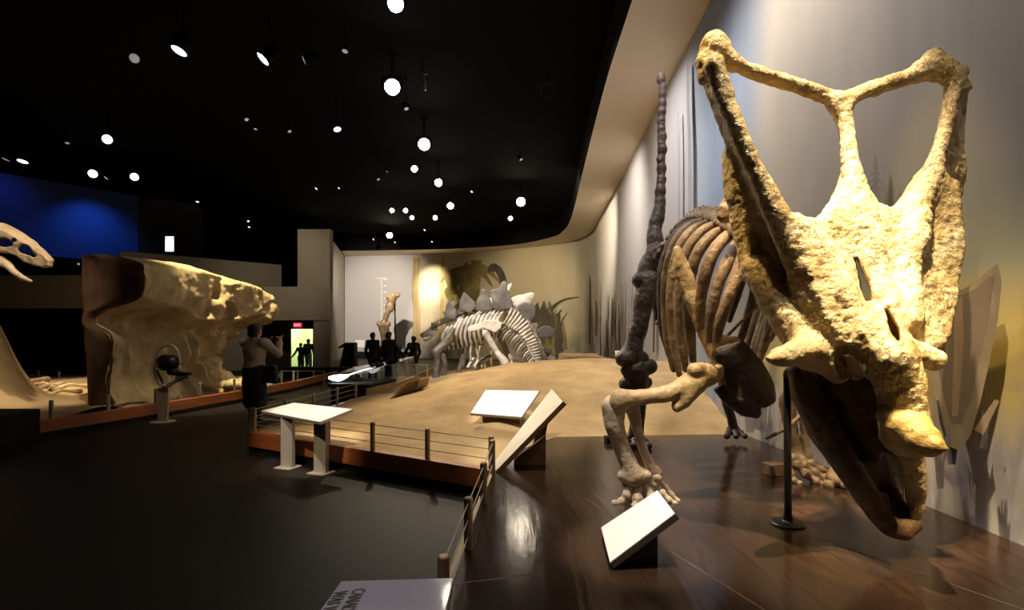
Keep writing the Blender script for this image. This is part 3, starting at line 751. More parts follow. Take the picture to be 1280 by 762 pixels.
s.chain(pix([(1201, 108, 3.2), (1198, 150, 3.22), (1195, 200, 3.22), (1190, 250, 3.2), (1186, 300, 3.16), (1180, 345, 3.1), (1172, 400, 3.03), (1165, 440, 2.97)]), [.04, .03, .04, .045, .05, .05, .055, .06], .04)
s.plate(pix([(1192, 110, 3.13), (1199, 112, 3.2), (1195, 200, 3.2), (1172, 200, 3.08)]), .015, .01, .03)
s.plate(pix([(1172, 195, 3.08), (1197, 200, 3.2), (1188, 290, 3.17), (1150, 270, 3.0)]), .02, .012, .04)
# solid lower frill
s.plate(pix([(988, 276, 2.95), (1000, 281, 2.95), (1012, 282, 2.95), (1024, 275, 2.955), (1038, 260, 2.96), (1052, 238, 2.96), (1066, 214, 2.97), (1080, 240, 2.97), (1092, 257, 2.97), (1106, 264, 2.975), (1120, 262, 2.98), (1138, 246, 2.99), (1160, 212, 3.02), (1182, 236, 3.08), (1184, 320, 3.04), (1170, 420, 2.93),
             (1150, 455, 2.85), (1105, 462, 2.8), (1060, 430, 2.8), (1030, 400, 2.84), (1000, 330, 2.9)]), .035, .015, .05)
s.chain(pix([(1010, 290, 2.92), (1040, 340, 2.87), (1075, 400, 2.8)]), [.05, .06, .08], .06)
s.chain(pix([(1140, 280, 2.95), (1135, 340, 2.88), (1130, 400, 2.81)]), [.06, .06, .08], .06)
# openings in the roof of the skull
s.chain(pix([(1073, 331, 2.80), (1081, 350, 2.76)]), [.012, .02], .012, cut=True); s.chain(pix([(1081, 352, 2.9), (1085, 372, 2.86)]), [.012, .03], .012, cut=True)
s.chain(pix([(1073, 331, 2.98), (1081, 350, 2.96)]), [.012, .02], .012, cut=True); s.chain(pix([(1081, 352, 2.78), (1085, 372, 2.74)]), [.022, .032], .012, cut=True)
s.chain(pix([(1109, 390, 2.72), (1117, 412, 2.68), (1122, 424, 2.66)]), [.014, .028, .014], .012, cut=True)
s.chain(pix([(1128, 304, 2.86), (1130, 345, 2.8)]), [.006, .006], .008, cut=True)
# cheek: dark flank sweeping from the frill to the jugal horn
s.chain(pix([(945, 335, 3.16), (968, 372, 3.08), (990, 405, 3.0), (1008, 432, 2.95)]), [.075, .095, .10, .10], .05)
s.chain(pix([(1000, 350, 2.98), (1030, 400, 2.9), (1052, 432, 2.85)]), [.07, .085, .07], .05)
s.chain(pix([(1012, 436, 2.9), (992, 443, 2.85), (974, 447, 2.80), (962, 448, 2.77)]), [.095, .075, .05, .022], .04)
s.chain(pix([(1010, 445, 2.92), (1030, 452, 2.9), (1048, 466, 2.9)]), [.08, .07, .06], .04)
# face: brow, orbit, midface
s.chain(pix([(1085, 420, 2.8), (1108, 445, 2.74), (1126, 480, 2.72), (1130, 520, 2.72), (1134, 545, 2.72)]), [.12, .135, .10, .095, .11], .06, sq=.8)
s.chain(pix([(1120, 436, 2.78), (1148, 442, 2.76), (1168, 450, 2.75)]), [.085, .065, .055], .04)
s.chain(pix([(1138, 480, 2.76), (1136, 520, 2.77)]), [.06, .06], .04)
s.chain(pix([(1060, 440, 2.82), (1070, 452, 2.84)]), [.055, .06], .03, cut=True)
s.ball(P(1064, 452, 2.70), .095, .03, cut=True); s.ball(P(1064, 456, 2.80), .08, .03, cut=True)
s.ball(P(1066, 452, 3.06), .12, .03)
# upper jaw, deep and narrow
s.chain(pix([(1112, 470, 2.84), (1122, 510, 2.84), (1128, 548, 2.84)]), [.08, .07, .07], .05, sq=.8)
s.chain(pix([(1136, 560, 2.84), (1140, 585, 2.88), (1144, 610, 2.91), (1146, 634, 2.93)]), [.075, .055, .052, .04], .03)
s.chain(pix([(1148, 588, 2.84), (1149, 615, 2.87), (1144, 648, 2.9)]), [.026, .03, .02], .02)
s.chain(pix([(1060, 488, 2.86), (1078, 520, 2.84)]), [.045, .05], .03, cut=True)
for slot, y0_, y1_ in (([(1070, 324, .008), (1075, 338, .013), (1079, 351, .018), (1083, 364, .026), (1086, 373, .016)], 2.5, 3.2), ([(1108, 388, .010), (1113, 401, .018), (1118, 414, .022), (1123, 425, .010)], 2.4, 2.84), ([(1128, 300, .005), (1129, 322, .006), (1131, 344, .005)], 2.5, 2.85)):
    for x, y, r in crom(slot, 5): s.seg(P(x+random.uniform(-1, 1), y, y0_), P(x, y, y1_), r, r, .01, cut=True)
skull = s.mesh('skull', M['skull'], hd, NS)
s = Sdf(.009)
s.chain(pix([(1122, 520, 2.72), (1136, 534, 2.64), (1152, 548, 2.56), (1166, 556, 2.50), (1180, 560, 2.46)]), [.095, .105, .085, .055, .018], .03)
s.chain(pix([(1124, 540, 2.74), (1148, 556, 2.64), (1165, 562, 2.54)]), [.085, .07, .03], .03)
s.mesh('nasal_horn', M['horn'], skull, ((9, .008), (30, .004)))
s = Sdf(.01)
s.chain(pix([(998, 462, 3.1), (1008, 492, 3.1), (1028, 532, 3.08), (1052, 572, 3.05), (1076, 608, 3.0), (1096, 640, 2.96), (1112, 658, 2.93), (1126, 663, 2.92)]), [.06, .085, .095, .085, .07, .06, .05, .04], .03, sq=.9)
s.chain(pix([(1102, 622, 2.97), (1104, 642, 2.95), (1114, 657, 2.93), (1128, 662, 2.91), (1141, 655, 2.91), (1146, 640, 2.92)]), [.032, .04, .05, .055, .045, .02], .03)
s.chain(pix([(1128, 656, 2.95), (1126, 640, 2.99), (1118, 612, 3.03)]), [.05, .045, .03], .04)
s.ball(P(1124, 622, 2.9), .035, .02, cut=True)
s.mesh('lower_jaw', M['bone_shaded'], skull, ((9, .006), (30, .003)))
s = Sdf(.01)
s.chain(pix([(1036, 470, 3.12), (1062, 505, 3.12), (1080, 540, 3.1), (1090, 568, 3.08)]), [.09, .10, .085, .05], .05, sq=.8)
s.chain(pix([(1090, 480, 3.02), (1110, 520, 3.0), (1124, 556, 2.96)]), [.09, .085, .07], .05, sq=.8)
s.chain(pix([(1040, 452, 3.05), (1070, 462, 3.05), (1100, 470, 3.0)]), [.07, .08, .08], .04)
s.mesh('upper_jaw', M['bone_shaded'], skull, ((9, .006), (30, .003)))
s = Sdf(.009)   # second branch of the lower jaw, plus a dark sheet added as shade
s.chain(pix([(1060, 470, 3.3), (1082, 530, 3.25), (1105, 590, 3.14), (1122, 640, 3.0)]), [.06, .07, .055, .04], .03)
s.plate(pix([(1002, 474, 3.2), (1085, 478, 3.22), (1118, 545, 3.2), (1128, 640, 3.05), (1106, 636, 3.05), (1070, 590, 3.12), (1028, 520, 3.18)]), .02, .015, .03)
s.mesh('jaw_branch_and_shade', M['bone_unlit'], skull, ((9, .006),))

def bone(name, pts, rad, material='bone', Y=None, h=.011, sq=1.0, n=4, extra=(), noise=((9, .007), (26, .004)), cuts=(), plates=(), parent=None):
    s = Sdf(h); s.chain(pix(pts, Y), rad, .03, sq, n)
    for e in extra: s.chain(pix(e[0], Y), e[1], .03, e[2] if len(e) > 2 else 1.0)
    for e in plates: s.plate(pix(e[0], Y), e[1], e[2], .04)
    for e in cuts: s.chain(pix(e[0], Y), e[1], .02, cut=True)
    return s.mesh(name, M[material], parent or hd, noise)

# backbone: neck behind the frill, back along the rib tops, hip
spine = [(1000, 300, 3.35), (962, 300, 3.5), (935, 292, 3.75), (918, 284, 4.0), (905, 279, 4.3), (893, 275, 4.6), (880, 274, 4.9), (866, 279, 5.2), (850, 293, 5.5), (832, 318, 5.8), (818, 338, 6.0)]
sp = crom([P(*q) for q in spine], 6)
s = Sdf(.012)
for i in range(0, len(sp), 2):
    p = sp[i]; s.ball(p, .085 if i < 20 else .075, .03); s.seg(p, p+np.array((0, .03, .17 if i < 24 else .12)), .03, .022, .03)
    s.seg(p+np.array((-.07, 0, .03)), p+np.array((.07, 0, .03)), .04, .04, .06)
s.chain(list(sp), [.055]*len(sp), .03)
for x, y, r in ((908, 262, .06), (912, 250, .05), (920, 268, .06), (905, 270, .045)): s.ball(P(x, y, 3.6), r, .03)
s.mesh('backbone', M['bone'], hd, NS)
# tail rising steeply behind, with its knobs
tl = [(832, 330, 5.95), (822, 318, 6.05), (819, 290, 6.12), (824, 262, 6.16), (826, 225, 6.2), (827, 185, 6.22), (827, 150, 6.25), (828, 118, 6.27), (827, 94, 6.28)]
tp = crom([P(*q) for q in tl], 6); s = Sdf(.011)
rr = np.interp(np.linspace(0, 1, len(tp)), [0, .15, .3, .5, .75, 1], [.12, .12, .085, .062, .05, .04])
s.chain(list(tp), list(rr*.86), .02)
for i in range(0, len(tp), 2):
    s.ball(tp[i]+np.array((random.uniform(-.02, .02), 0, random.uniform(-.03, .03))), rr[i]*random.uniform(.75, 1.0), .04)
    s.seg(tp[i], tp[i]+np.array((.02, rr[i]*1.7, .03)), rr[i]*.5, rr[i]*.3, .02)
s.mesh('tail', M['bone_unlit'], hd, ((9, .006), (26, .004)))
bone('pelvis', [(803, 352, 5.9), (812, 325, 5.95), (830, 312, 5.9), (850, 322, 5.7), (866, 340, 5.5)], [.09, .10, .09, .07, .05], 'bone_unlit', sq=1.3,
     extra=[([(815, 330, 6.0), (824, 365, 6.1), (838, 400, 6.2)], [.07, .045, .03]), ([(815, 330, 6.05), (822, 402, 5.95), (838, 410, 5.6)], [.06, .04, .025])])

# ribs: the near flank seen in front, its mirror on the wall side
near_ribs = [
 [(934, 302, 3.72), (926, 330, 3.62), (912, 368, 3.62), (900, 402, 3.7), (896, 425, 3.78)],
 [(929, 290, 3.85), (914, 318, 3.72), (899, 350, 3.72), (889, 392, 3.8), (886, 425, 3.88)],
 [(921, 284, 4.0), (898, 306, 3.86), (884, 335, 3.86), (876, 375, 3.95), (874, 412, 4.02)],
 [(913, 281, 4.2), (886, 297, 4.02), (868, 325, 4.02), (861, 365, 4.12), (862, 410, 4.2), (866, 450, 4.25)],
 [(904, 278, 4.4), (876, 290, 4.2), (856, 320, 4.2), (849, 365, 4.3), (851, 415, 4.4), (857, 462, 4.45)],
 [(896, 275, 4.6), (866, 287, 4.4), (847, 316, 4.4), (839, 360, 4.5), (841, 415, 4.6), (849, 468, 4.65)],
 [(888, 273, 4.8), (858, 285, 4.6), (839, 315, 4.6), (832, 360, 4.7), (834, 415, 4.8), (842, 462, 4.85)],
 [(880, 273, 5.0), (850, 287, 4.8), (834, 318, 4.8), (828, 360, 4.9), (829, 410, 5.0), (836, 445, 5.05)],
 [(870, 277, 5.2), (845, 294, 5.0), (831, 322, 5.0), (826, 360, 5.1), (826, 400, 5.2)]]
for i, rb in enumerate(near_ribs):
    pts = [P(*q) for q in rb]; k = len(pts)
    rad = [.038]+[.044]*(k-2)+[.026]
    c = crom([(*p, r) for p, r in zip(pts, rad)], 5)
    for side in (0, 1):
        s = Sdf(.0105); cc = c.copy()
        if side:
            cc[:, 0] = 2*(pts[0].x+.04)-cc[:, 0]; cc[:, 1] += .22*np.linspace(0, 1, len(cc))
            lim = np.interp(cc[:, 1], wall_plan[:110, 1], wall_plan[:110, 0])-.2; cc[:, 0] = np.minimum(cc[:, 0], lim)
        s.chain([q[:3] for q in cc], cc[:, 3], .02, .72)
        s.mesh('rib', M['bone' if i < 7 else 'bone_unlit'], hd, ((5, .007), (26, .002)))

bone('scapula', [(846, 312), (854, 335), (862, 360), (874, 392), (890, 425), (905, 452), (912, 470)], [.035, .058, .07, .075, .088, .10, .10], 'bone_gold', 4.02, sq=1.6,
     extra=[([(846, 330), (842, 345)], [.04, .035], 1.6), ([(895, 425), (918, 428)], [.05, .05], 1.5)])
bone('coracoid', [(905, 445, 3.98), (925, 460, 3.95), (945, 478, 3.92), (955, 495, 3.92)], [.10, .12, .11, .09], 'bone_unlit', sq=1.5,
     plates=[([(895, 440, 3.98), (925, 428, 3.97), (948, 452, 3.95), (962, 480, 3.93), (958, 500, 3.93), (938, 508, 3.94), (915, 496, 3.95)], .03, .02)],
     extra=[([(898, 487, 4.0), (912, 502, 3.98), (930, 512, 3.96), (945, 516, 3.95)], [.035, .045, .055, .045])])
bone('humerus', [(892, 464, 3.95), (880, 470, 3.92), (862, 480, 3.88), (838, 490, 3.85), (812, 495, 3.84), (788, 498, 3.84), (774, 500, 3.84)], [.085, .095, .085, .065, .06, .07, .072], 'bone_gold',
     extra=[([(870, 480, 3.86), (855, 500, 3.84), (846, 508, 3.83)], [.08, .06, .04]), ([(876, 462, 3.88), (868, 462, 3.84)], [.06, .055]), ([(776, 494, 3.86), (772, 506, 3.84)], [.05, .055])])
bone('ulna', [(766, 508, 3.9), (768, 530, 3.9), (776, 556, 3.92), (786, 580, 3.93), (792, 594, 3.93)], [.088, .078, .066, .07, .085], 'bone_pale', extra=[([(762, 508, 3.92), (776, 505, 3.88)], [.055, .06]), ([(780, 594, 3.93), (806, 594, 3.93)], [.05, .05])])
bone('radius', [(790, 508, 3.95), (795, 528, 3.95), (802, 556, 3.96), (812, 578, 3.96), (820, 590, 3.96)], [.062, .045, .036, .04, .05], 'bone_pale', h=.009)
def digit(name, cols, r, Y=None, material='bone_pale', parent=None):
    """one toe: bones laid end to end, each waisted, with a hoof tip"""
    s = Sdf(.0065); pts = pix(cols, Y)
    for i in range(len(pts)-1):
        a, c = np.array(pts[i]), np.array(pts[i+1]); k = r*(1-.12*i); mdd = (a+c)/2
        s.seg(a+(c-a)*.08, mdd, k*1.12, k*.72, .006); s.seg(mdd, a+(c-a)*.94, k*.72, k*1.05, .006)
    return s.mesh(name, M[material], parent or hd, ((20, .003),))
s = Sdf(.008)
for x, y, r in ((784, 601, .05), (796, 604, .055), (809, 602, .05), (820, 596, .045), (818, 604, .035)): s.ball(P(x, y, 3.94), r, .012)
s.mesh('wrist', M['bone_pale'], hd, ((16, .005),))
digit('toe', [(784, 606, 3.93), (783, 619, 3.9), (777, 626, 3.89), (768, 629, 3.87)], .036)
digit('toe', [(796, 608, 3.93), (797, 624, 3.88), (794, 634, 3.84), (793, 642, 3.80)], .046)
digit('toe', [(808, 606, 3.93), (814, 620, 3.9), (818, 632, 3.86), (822, 640, 3.82)], .038)
digit('toe', [(818, 604, 3.96), (828, 616, 3.93), (837, 625, 3.9), (844, 629, 3.88), (850, 633, 3.86)], .030)
digit('toe', [(822, 598, 4.0), (832, 608, 3.99), (840, 618, 3.96), (848, 626, 3.93)], .024)
# far front leg, behind the skull
bone('humerus', [(1010, 470, 4.55), (1000, 490, 4.6), (985, 505, 4.62)], [.08, .07, .075], 'bone_unlit')
bone('ulna', [(985, 500, 4.6), (988, 530, 4.6), (994, 560, 4.58), (998, 572, 4.56)], [.075, .06, .055, .07], 'bone')
bone('radius', [(1003, 502, 4.56), (1005, 530, 4.56), (1008, 556, 4.54), (1010, 570, 4.52)], [.05, .038, .036, .045], 'bone')
s = Sdf(.009)
for x, y, r in ((990, 574, .06), (1003, 576, .055), (1014, 578, .05)): s.ball(P(x, y, 4.5), r, .015)
s.mesh('wrist', M['bone'], hd, ((16, .005),))
for cols, r in (([(985, 577, 4.48), (989, 592, 4.45), (992, 600, 4.42), (1000, 604, 4.40)], .036), ([(995, 579, 4.46), (1008, 592, 4.42), (1020, 601, 4.38), (1030, 606, 4.35)], .046), ([(1004, 580, 4.45), (1018, 590, 4.42), (1032, 597, 4.38), (1041, 602, 4.36)], .042),
                ([(1036, 606, 4.28), (1046, 600, 4.26), (1056, 606, 4.22), (1062, 612, 4.2)], .045), ([(1012, 578, 4.45), (1026, 586, 4.42), (1040, 592, 4.4), (1052, 600, 4.38)], .034)):
    digit('toe', cols, r, None, 'bone')
for cols in ([(1040, 598, 4.3), (1046, 584, 4.4), (1050, 570, 4.5)], [(1058, 606, 4.3), (1062, 588, 4.4), (1066, 572, 4.5)]):
    bone('shin_bone', cols, [.055, .04, .045], 'bone')
bone('breastbone', [(958, 547, 4.25), (974, 540, 4.2), (992, 528, 4.15), (1008, 512, 4.1), (1014, 500, 4.1)], [.014, .018, .022, .024, .026], 'bone', h=.007)
# hind legs
bone('femur', [(812, 352, 5.85), (806, 372, 5.82), (801, 400, 5.8), (793, 428, 5.8), (788, 446, 5.8)], [.13, .12, .10, .11, .13], 'bone_unlit', h=.014,
     extra=[([(812, 352, 5.85), (800, 350, 5.85)], [.12, .10]), ([(780, 448, 5.76), (800, 448, 5.84)], [.10, .10])])
bone('tibia', [(795, 462, 5.8), (797, 480, 5.82), (798, 510, 5.9), (796, 536, 5.95), (795, 546, 5.95)], [.14, .12, .085, .085, .10], 'bone_unlit', h=.014,
     extra=[([(784, 462, 5.78), (812, 458, 5.82)], [.08, .09]), ([(782, 480, 5.8), (808, 478, 5.85)], [.08, .07])])
for dx in (-18, -2, 13): digit('toe', [(795+dx*.4, 546, 5.95), (795+dx*.8, 552, 5.8), (795+dx*1.2, 557, 5.7)], .05, None, 'bone_unlit')
bone('femur', [(900, 440, 6.1), (904, 470, 6.1), (908, 500, 6.15), (914, 522, 6.2), (917, 536, 6.2)], [.09, .07, .06, .055, .06], 'bone_unlit', h=.014)
for dx in (-8, 2, 11): digit('toe', [(916+dx*.4, 536, 6.2), (917+dx*.8, 541, 6.1), (918+dx*1.2, 545, 6.0)], .04, None, 'bone_unlit')
for r0, r1, rr_ in ((P(904, 425, 4.1), P(975, 352, 3.75), .013), (P(950, 372, 3.6), P(958, 348, 3.5), .02), (P(965, 420, 3.3), P(976, 395, 3.2), .018)):
    b_ = MB(); b_.tube([r0, r1], rr_, 8, 2); b_.build('brace_rod', M['steel_warm'], hd, smooth=True)
# stand under the cheek
sp_ = G(985, 655, .28); spole = thing('support_stand', 'thin dark support pole with a round foot under the cheek horn of the skull', 'stand', sp_)
b_ = MB(); b_.lathe([(.0, 0), (.105, 0), (.108, .008), (.10, .016), (.04, .022), (.03, .03), (.03, .06), (.0, .06)], sp_, 28); b_.build('foot_plate', M['metal_black'], spole, smooth=False)
top = P(984, 462, sp_.y)
b_ = MB(); b_.tube([sp_+Vector((0, 0, .03)), (sp_+top)/2, Vector((sp_.x-.005, sp_.y, top.z-.03))], .024, 12, 4); b_.build('pole', M['metal_black'], spole, smooth=True)
b_ = MB(); tz = Vector((sp_.x-.005, sp_.y, top.z-.04)); b_.tube([tz, tz+Vector((-.02, -.08, .04)), tz+Vector((0, -.3, .07))], [.028, .028, .02], 8, 4); b_.build('cradle', M['metal_black'], spole, smooth=True)
b_ = MB(); g = G(967, 593, .28); b_.box((g.x, g.y, .335), (.16, .13, .11), .25); tag(b_.build('wood_block', M['wood_block'], bevel=.006), 'small brown wooden block on the platform behind the support pole', 'block')
g = G(763, 553, .28); b_ = MB(); b_.box((g.x, g.y, .32), (.13, .12, .08), .1); tag(b_.build('floor_block', M['black'], bevel=.006), 'small black block on the platform behind the near front leg', 'block')
# ------------------------------------------------------------------ reading panels
def panel(name, label, q, th, face, edge_m, legs=None, cat='sign'):
    q = [Vector(v) for v in q]; c = sum(q, Vector())/4
    t = thing(name, label, cat, (c.x, c.y, min(v.z for v in q)))
    n = (q[1]-q[0]).cross(q[3]-q[0]).normalized()
    b_ = MB(); b_.slab([v-n*.004 for v in q], th); b_.build('board', M[edge_m], t)
    ins = [v+(c-v)*.012 for v in q]
    b_ = MB(); b_.slab(ins, .0055); b_.build('face', M[face], t)
    return t
# near panel on the platform
q = [P(762, 703, 2.77), P(844, 641, 2.77), P(822, 612, 3.18), P(751, 659, 3.28)]
t = panel('reading_panel', 'bright white tilted panel on a dark wedge, in front of the skeleton\'s near front foot', q, .035, 'white', 'panel_edge')
b_ = MB(); lo = [Vector((.60, 2.86, .28)), Vector((.84, 2.86, .28)), Vector((.84, 3.14, .28)), Vector((.62, 3.16, .28))]
up = [Vector((.60, 2.86, .325)), Vector((.84, 2.86, .515)), Vector((.84, 3.12, .515)), Vector((.62, 3.16, .325))]
b_.hexa(lo+up); b_.build('wedge_stand', M['panel_edge'], t)
# panel seen almost edge-on at the platform edge
q = [P(619, 589, 4.75), P(704, 501, 4.85), P(690, 485, 5.9), P(617, 578, 5.06)]
t = panel('reading_panel', 'cream panel seen almost edge-on, slanting up from the platform edge beside the corner post', q, .045, 'cream', 'panel_wood')
b_ = MB(); b_.hexa([Vector(v) for v in ((.22, 5.5, .27), (.33, 5.5, .27), (.33, 5.62, .27), (.22, 5.62, .27), (.26, 5.30, .58), (.40, 5.30, .72), (.40, 5.42, .72), (.26, 5.42, .58))])
b_.build('leg', M['panel_wood'], t)
b_ = MB(); b_.hexa([Vector(v) for v in ((.02, 5.0, .27), (.34, 5.0, .27), (.34, 5.06, .27), (.02, 5.06, .27), (.02, 5.0, .33), (.34, 4.98, .58), (.34, 5.04, .58), (.02, 5.06, .33))])
b_.build('brace', M['panel_wood'], t)
# panel on the sand
q = [P(588, 516, 6.45), P(652, 521, 6.4), P(675, 488, 6.95), P(607, 487, 7.0)]
t = panel('reading_panel', 'white tilted panel on a low brown base standing on the sand', q, .03, 'white', 'steel')
a, c = P(603, 524, 6.6), P(650, 525, 6.6); b_ = MB()
b_.hexa([Vector(v) for v in ((a.x, 6.6, .3), (c.x, 6.6, .3), (c.x+.02, 7.0, .3), (a.x+.02, 7.0, .3), (a.x, 6.6, .535), (c.x, 6.6, .535), (c.x+.02, 6.95, .74), (a.x+.02, 6.95, .74))])
b_.build('base', M['panel_wood'], t)
# two-legged panel in the aisle
q = [P(326, 513, 6.2), P(400, 527, 5.41), P(441, 511, 5.8), P(367, 503, 6.34)]
t = panel('reading_panel', 'white table-like panel on two flat pale legs in front of the orange-brown kerb', q, .03, 'white', 'steel')
for (px, py) in ((357, 586), (399, 593)):
    g = G(px, py, 0); b_ = MB()
    zt = .615
    b_.box((g.x, g.y+.06, zt/2), (.17, .06, zt), -.35); b_.build('leg', M['steel'], t, bevel=.006)
    b_ = MB(); b_.box((g.x, g.y+.06, .008), (.24, .2, .016), -.35); b_.build('foot', M['steel'], t, bevel=.004)
# lettered panel at the bottom of the view, read from the aisle side
zA, zB = .641, .668
q = [Vector((-.682, .9, zA)), Vector((-.224, .9, zB)), Vector((-.224, 1.9, zB)), Vector((-.664, 1.93, zA))]
t = panel('reading_panel', 'glossy pale panel lettered in olive capitals, nearest the viewer at the platform edge', q, .03, 'lilac_panel', 'steel')
b_ = MB(); b_.box((-.45, 1.3, .31), (.08, .5, .62)); b_.build('pedestal', M['metal_black'], t, bevel=.005)
b_ = MB(); b_.box((-.47, 1.3, .01), (.22, .6, .02)); b_.build('foot', M['metal_black'], t, bevel=.004)
def lettering(txt, loc, right, up, size, parent, material='text', name='lettering', squeeze=1.0, depth=.0006):
    cu = bpy.data.curves.new(name, 'FONT'); cu.body = txt; cu.size = size; cu.extrude = depth; cu.offset = size*.012
    o = bpy.data.objects.new(name, cu); COL.objects.link(o)
    r = Vector(right).normalized(); u = Vector(up).normalized(); n = r.cross(u)
    Mx = Matrix((r*squeeze, u, n)).transposed().to_4x4(); Mx.translation = Vector(loc)
    o.matrix_world = Mx; bpy.context.view_layer.update()
    dg = bpy.context.evaluated_depsgraph_get(); me = bpy.data.meshes.new_from_object(o.evaluated_get(dg)); me.transform(Mx)
    bpy.data.objects.remove(o); me.materials.clear(); me.materials.append(M[material]); me.name = name
    return link(bpy.data.objects.new(name, me), parent)
upv = Vector((.44, 0, .027)).normalized()
lettering('CANADA', Vector((-.590, 1.852, .6485)), (0, -1, 0), upv, .068, t, squeeze=.62)
lettering('WAS WARM', Vector((-.655, 1.842, .6445)), (0, -1, 0), upv, .068, t, squeeze=.62)
# small white card on the mural side of the mound, low slanted board and pale block by the plated dinosaur
p = P(777, 442, 10.9); b_ = MB(); b_.slab([p+Vector((-.13, -.02, -.07)), p+Vector((.13, -.02, -.07)), p+Vector((.13, .06, .07)), p+Vector((-.13, .06, .07))], .02)
b_.box((p.x, p.y+.07, p.z-.16), (.05, .05, .3)); tag(b_.build('label_card', M['white']), 'small white label card at the top of the sand by the mural', 'label')
q = [P(488, 501, 9.6), P(499, 499, 9.9), P(531, 474, 10.6), P(513, 477, 9.9)]
q = [P(489, 499, 9.3), P(521, 480, 9.3), P(527, 473, 9.75), P(509, 476, 9.75)]
t = thing('slanted_board', 'brown slanted board with a pale rim rising from the left edge of the sand mound', 'sign', tuple(P(505, 500, 9.4)))
o_ = Vector((.12, .45, .0)); b_ = MB(); b_.prism([P(488, 501, 9.3), P(521, 486, 9.35), P(524, 474, 9.4), P(509, 478, 9.35)][::-1], o_); b_.build('base', M['panel_wood'], t)
b_ = MB(); b_.hexa([P(487, 502, 9.28), P(509, 478.3, 9.33), P(509, 478.3, 9.33)+o_, P(487, 502, 9.28)+o_, P(486, 500, 9.28), P(508, 476, 9.33), P(508, 476, 9.33)+o_, P(486, 500, 9.28)+o_])
b_.hexa([P(509, 478.3, 9.33), P(525, 474.2, 9.38), P(525, 474.2, 9.38)+o_, P(509, 478.3, 9.33)+o_, P(508, 476, 9.33), P(526, 472, 9.38), P(526, 472, 9.38)+o_, P(508, 476, 9.33)+o_]); b_.build('rim', M['tan_board'], t)

# ------------------------------------------------------------------ lit glass case
t = thing('display_case', 'sloping glass display case with an added bright glow inside, on a red-brown base', 'display case', (-3.1, 11, 0))
F1, F2, F3, F4 = [Vector((v[0], v[1], 0)) for v in ((-4.0, 10.95), (-3.18, 10.75), (-2.95, 12.1), (-3.9, 12.3))]
u = Vector((0, 0, .43)); b_ = MB(); b_.hexa([F1, F2, F3, F4, F1+u, F2+u, F3+u, F4+u]); b_.build('base', M['red_brown'], t, bevel=.008)
b_ = MB(); b_.hexa([v+Vector((0, 0, .43)) for v in (F1+Vector((-.05, -.06, 0)), F2+Vector((.1, -.06, 0)), F3+Vector((.1, .05, 0)), F4+Vector((-.05, .05, 0)))]+[v+Vector((0, 0, .5)) for v in (F1+Vector((-.05, -.06, 0)), F2+Vector((.1, -.06, 0)), F3+Vector((.1, .05, 0)), F4+Vector((-.05, .05, 0)))])
b_.build('rim', M['black'], t)
b_ = MB(); b_.hexa([Vector(v) for v in ((-3.17, 10.78, 0), (-2.95, 11.2, 0), (-2.9, 12.05, 0), (-2.96, 12.05, 0), (-3.16, 10.78, .43), (-2.85, 11.2, .43), (-2.8, 12.05, .43), (-2.9, 12.05, .43))]); b_.build('side_panel', M['tan_board'], t)
gl = [F1, F2+Vector((.62, .3, 0)), F3+Vector((.55, .1, 0)), F4]
b_ = MB()
zlo = [v+Vector((0, 0, .51)) for v in gl]; zhi = [gl[k_]+Vector((0, 0, h_)) for k_, h_ in enumerate((.68, .95, 1.05, .78))]
for k_ in range(4):
    a, c = zlo[k_], zlo[(k_+1) % 4]; d, e = zhi[(k_+1) % 4], zhi[k_]; b_.slab([a, c, d, e], .008)
b_.slab([v+Vector((0, 0, .001)) for v in zhi], .008)
b_.build('glass_cover', M['glass'], t)
b_ = MB(); b_.tube([P(411, 472, 11.15), P(424, 472, 11.2), P(436, 469, 11.25)], [.03, .075, .02], 10, 5); b_.tube([P(434, 469, 11.3), P(452, 463, 11.5), P(470, 458, 11.7)], [.012, .010, .008], 8, 4)  # glowing shapes added for the bright spot in the glass
b_.build('added_glow', M['case_glow'], t, smooth=True)
b_ = MB(); b_.tube([P(413, 482, 11.0), P(440, 479, 11.15), P(466, 478, 11.3)], [.03, .02, .015], 8, 4); b_.tube([P(447, 467, 11.4), P(457, 465.5, 11.5)], .018, 8, 2); b_.tube([P(451.5, 466, 11.45), P(451.5, 471, 11.45)], .022, 8, 2)
b_.build('white_bars', M['white'], t, smooth=True)  # plain white bars, not glowing

# ------------------------------------------------------------------ plated dinosaur
sg = thing('plated_dinosaur_skeleton', 'mounted plated dinosaur skeleton with arched back, beyond the sand mound', 'skeleton', (-1.3, 14.2, .28))
def tubebone(name, rows, rad, material='steg', seg=7, n=4, parent=None, Y=None, wob=.08):
    b_ = MB(); b_.tube(pix(rows, Y), rad, seg, n, wob=wob); return b_.build(name, M[material], parent or sg, smooth=True)
spl = [(540, 410, 15.2), (553, 404, 15.0), (565, 398, 14.8), (580, 391, 14.6), (600, 386, 14.4), (622, 384, 14.1), (641, 387, 13.8), (656, 398, 13.4), (668, 415, 13.0), (677, 434, 12.6), (683, 455, 12.3)]
sc_ = crom([P(*q) for q in spl], 5)
s = Sdf(.02)
s.chain(list(sc_), list(np.linspace(.03, .06, len(sc_))), .03)
for i in range(0, len(sc_)): s.seg(sc_[i], sc_[i]+np.array((.0, 0, .16)), .035, .02, .03)
s.mesh('backbone', M['steg_dark'], sg, ((8, .01),))
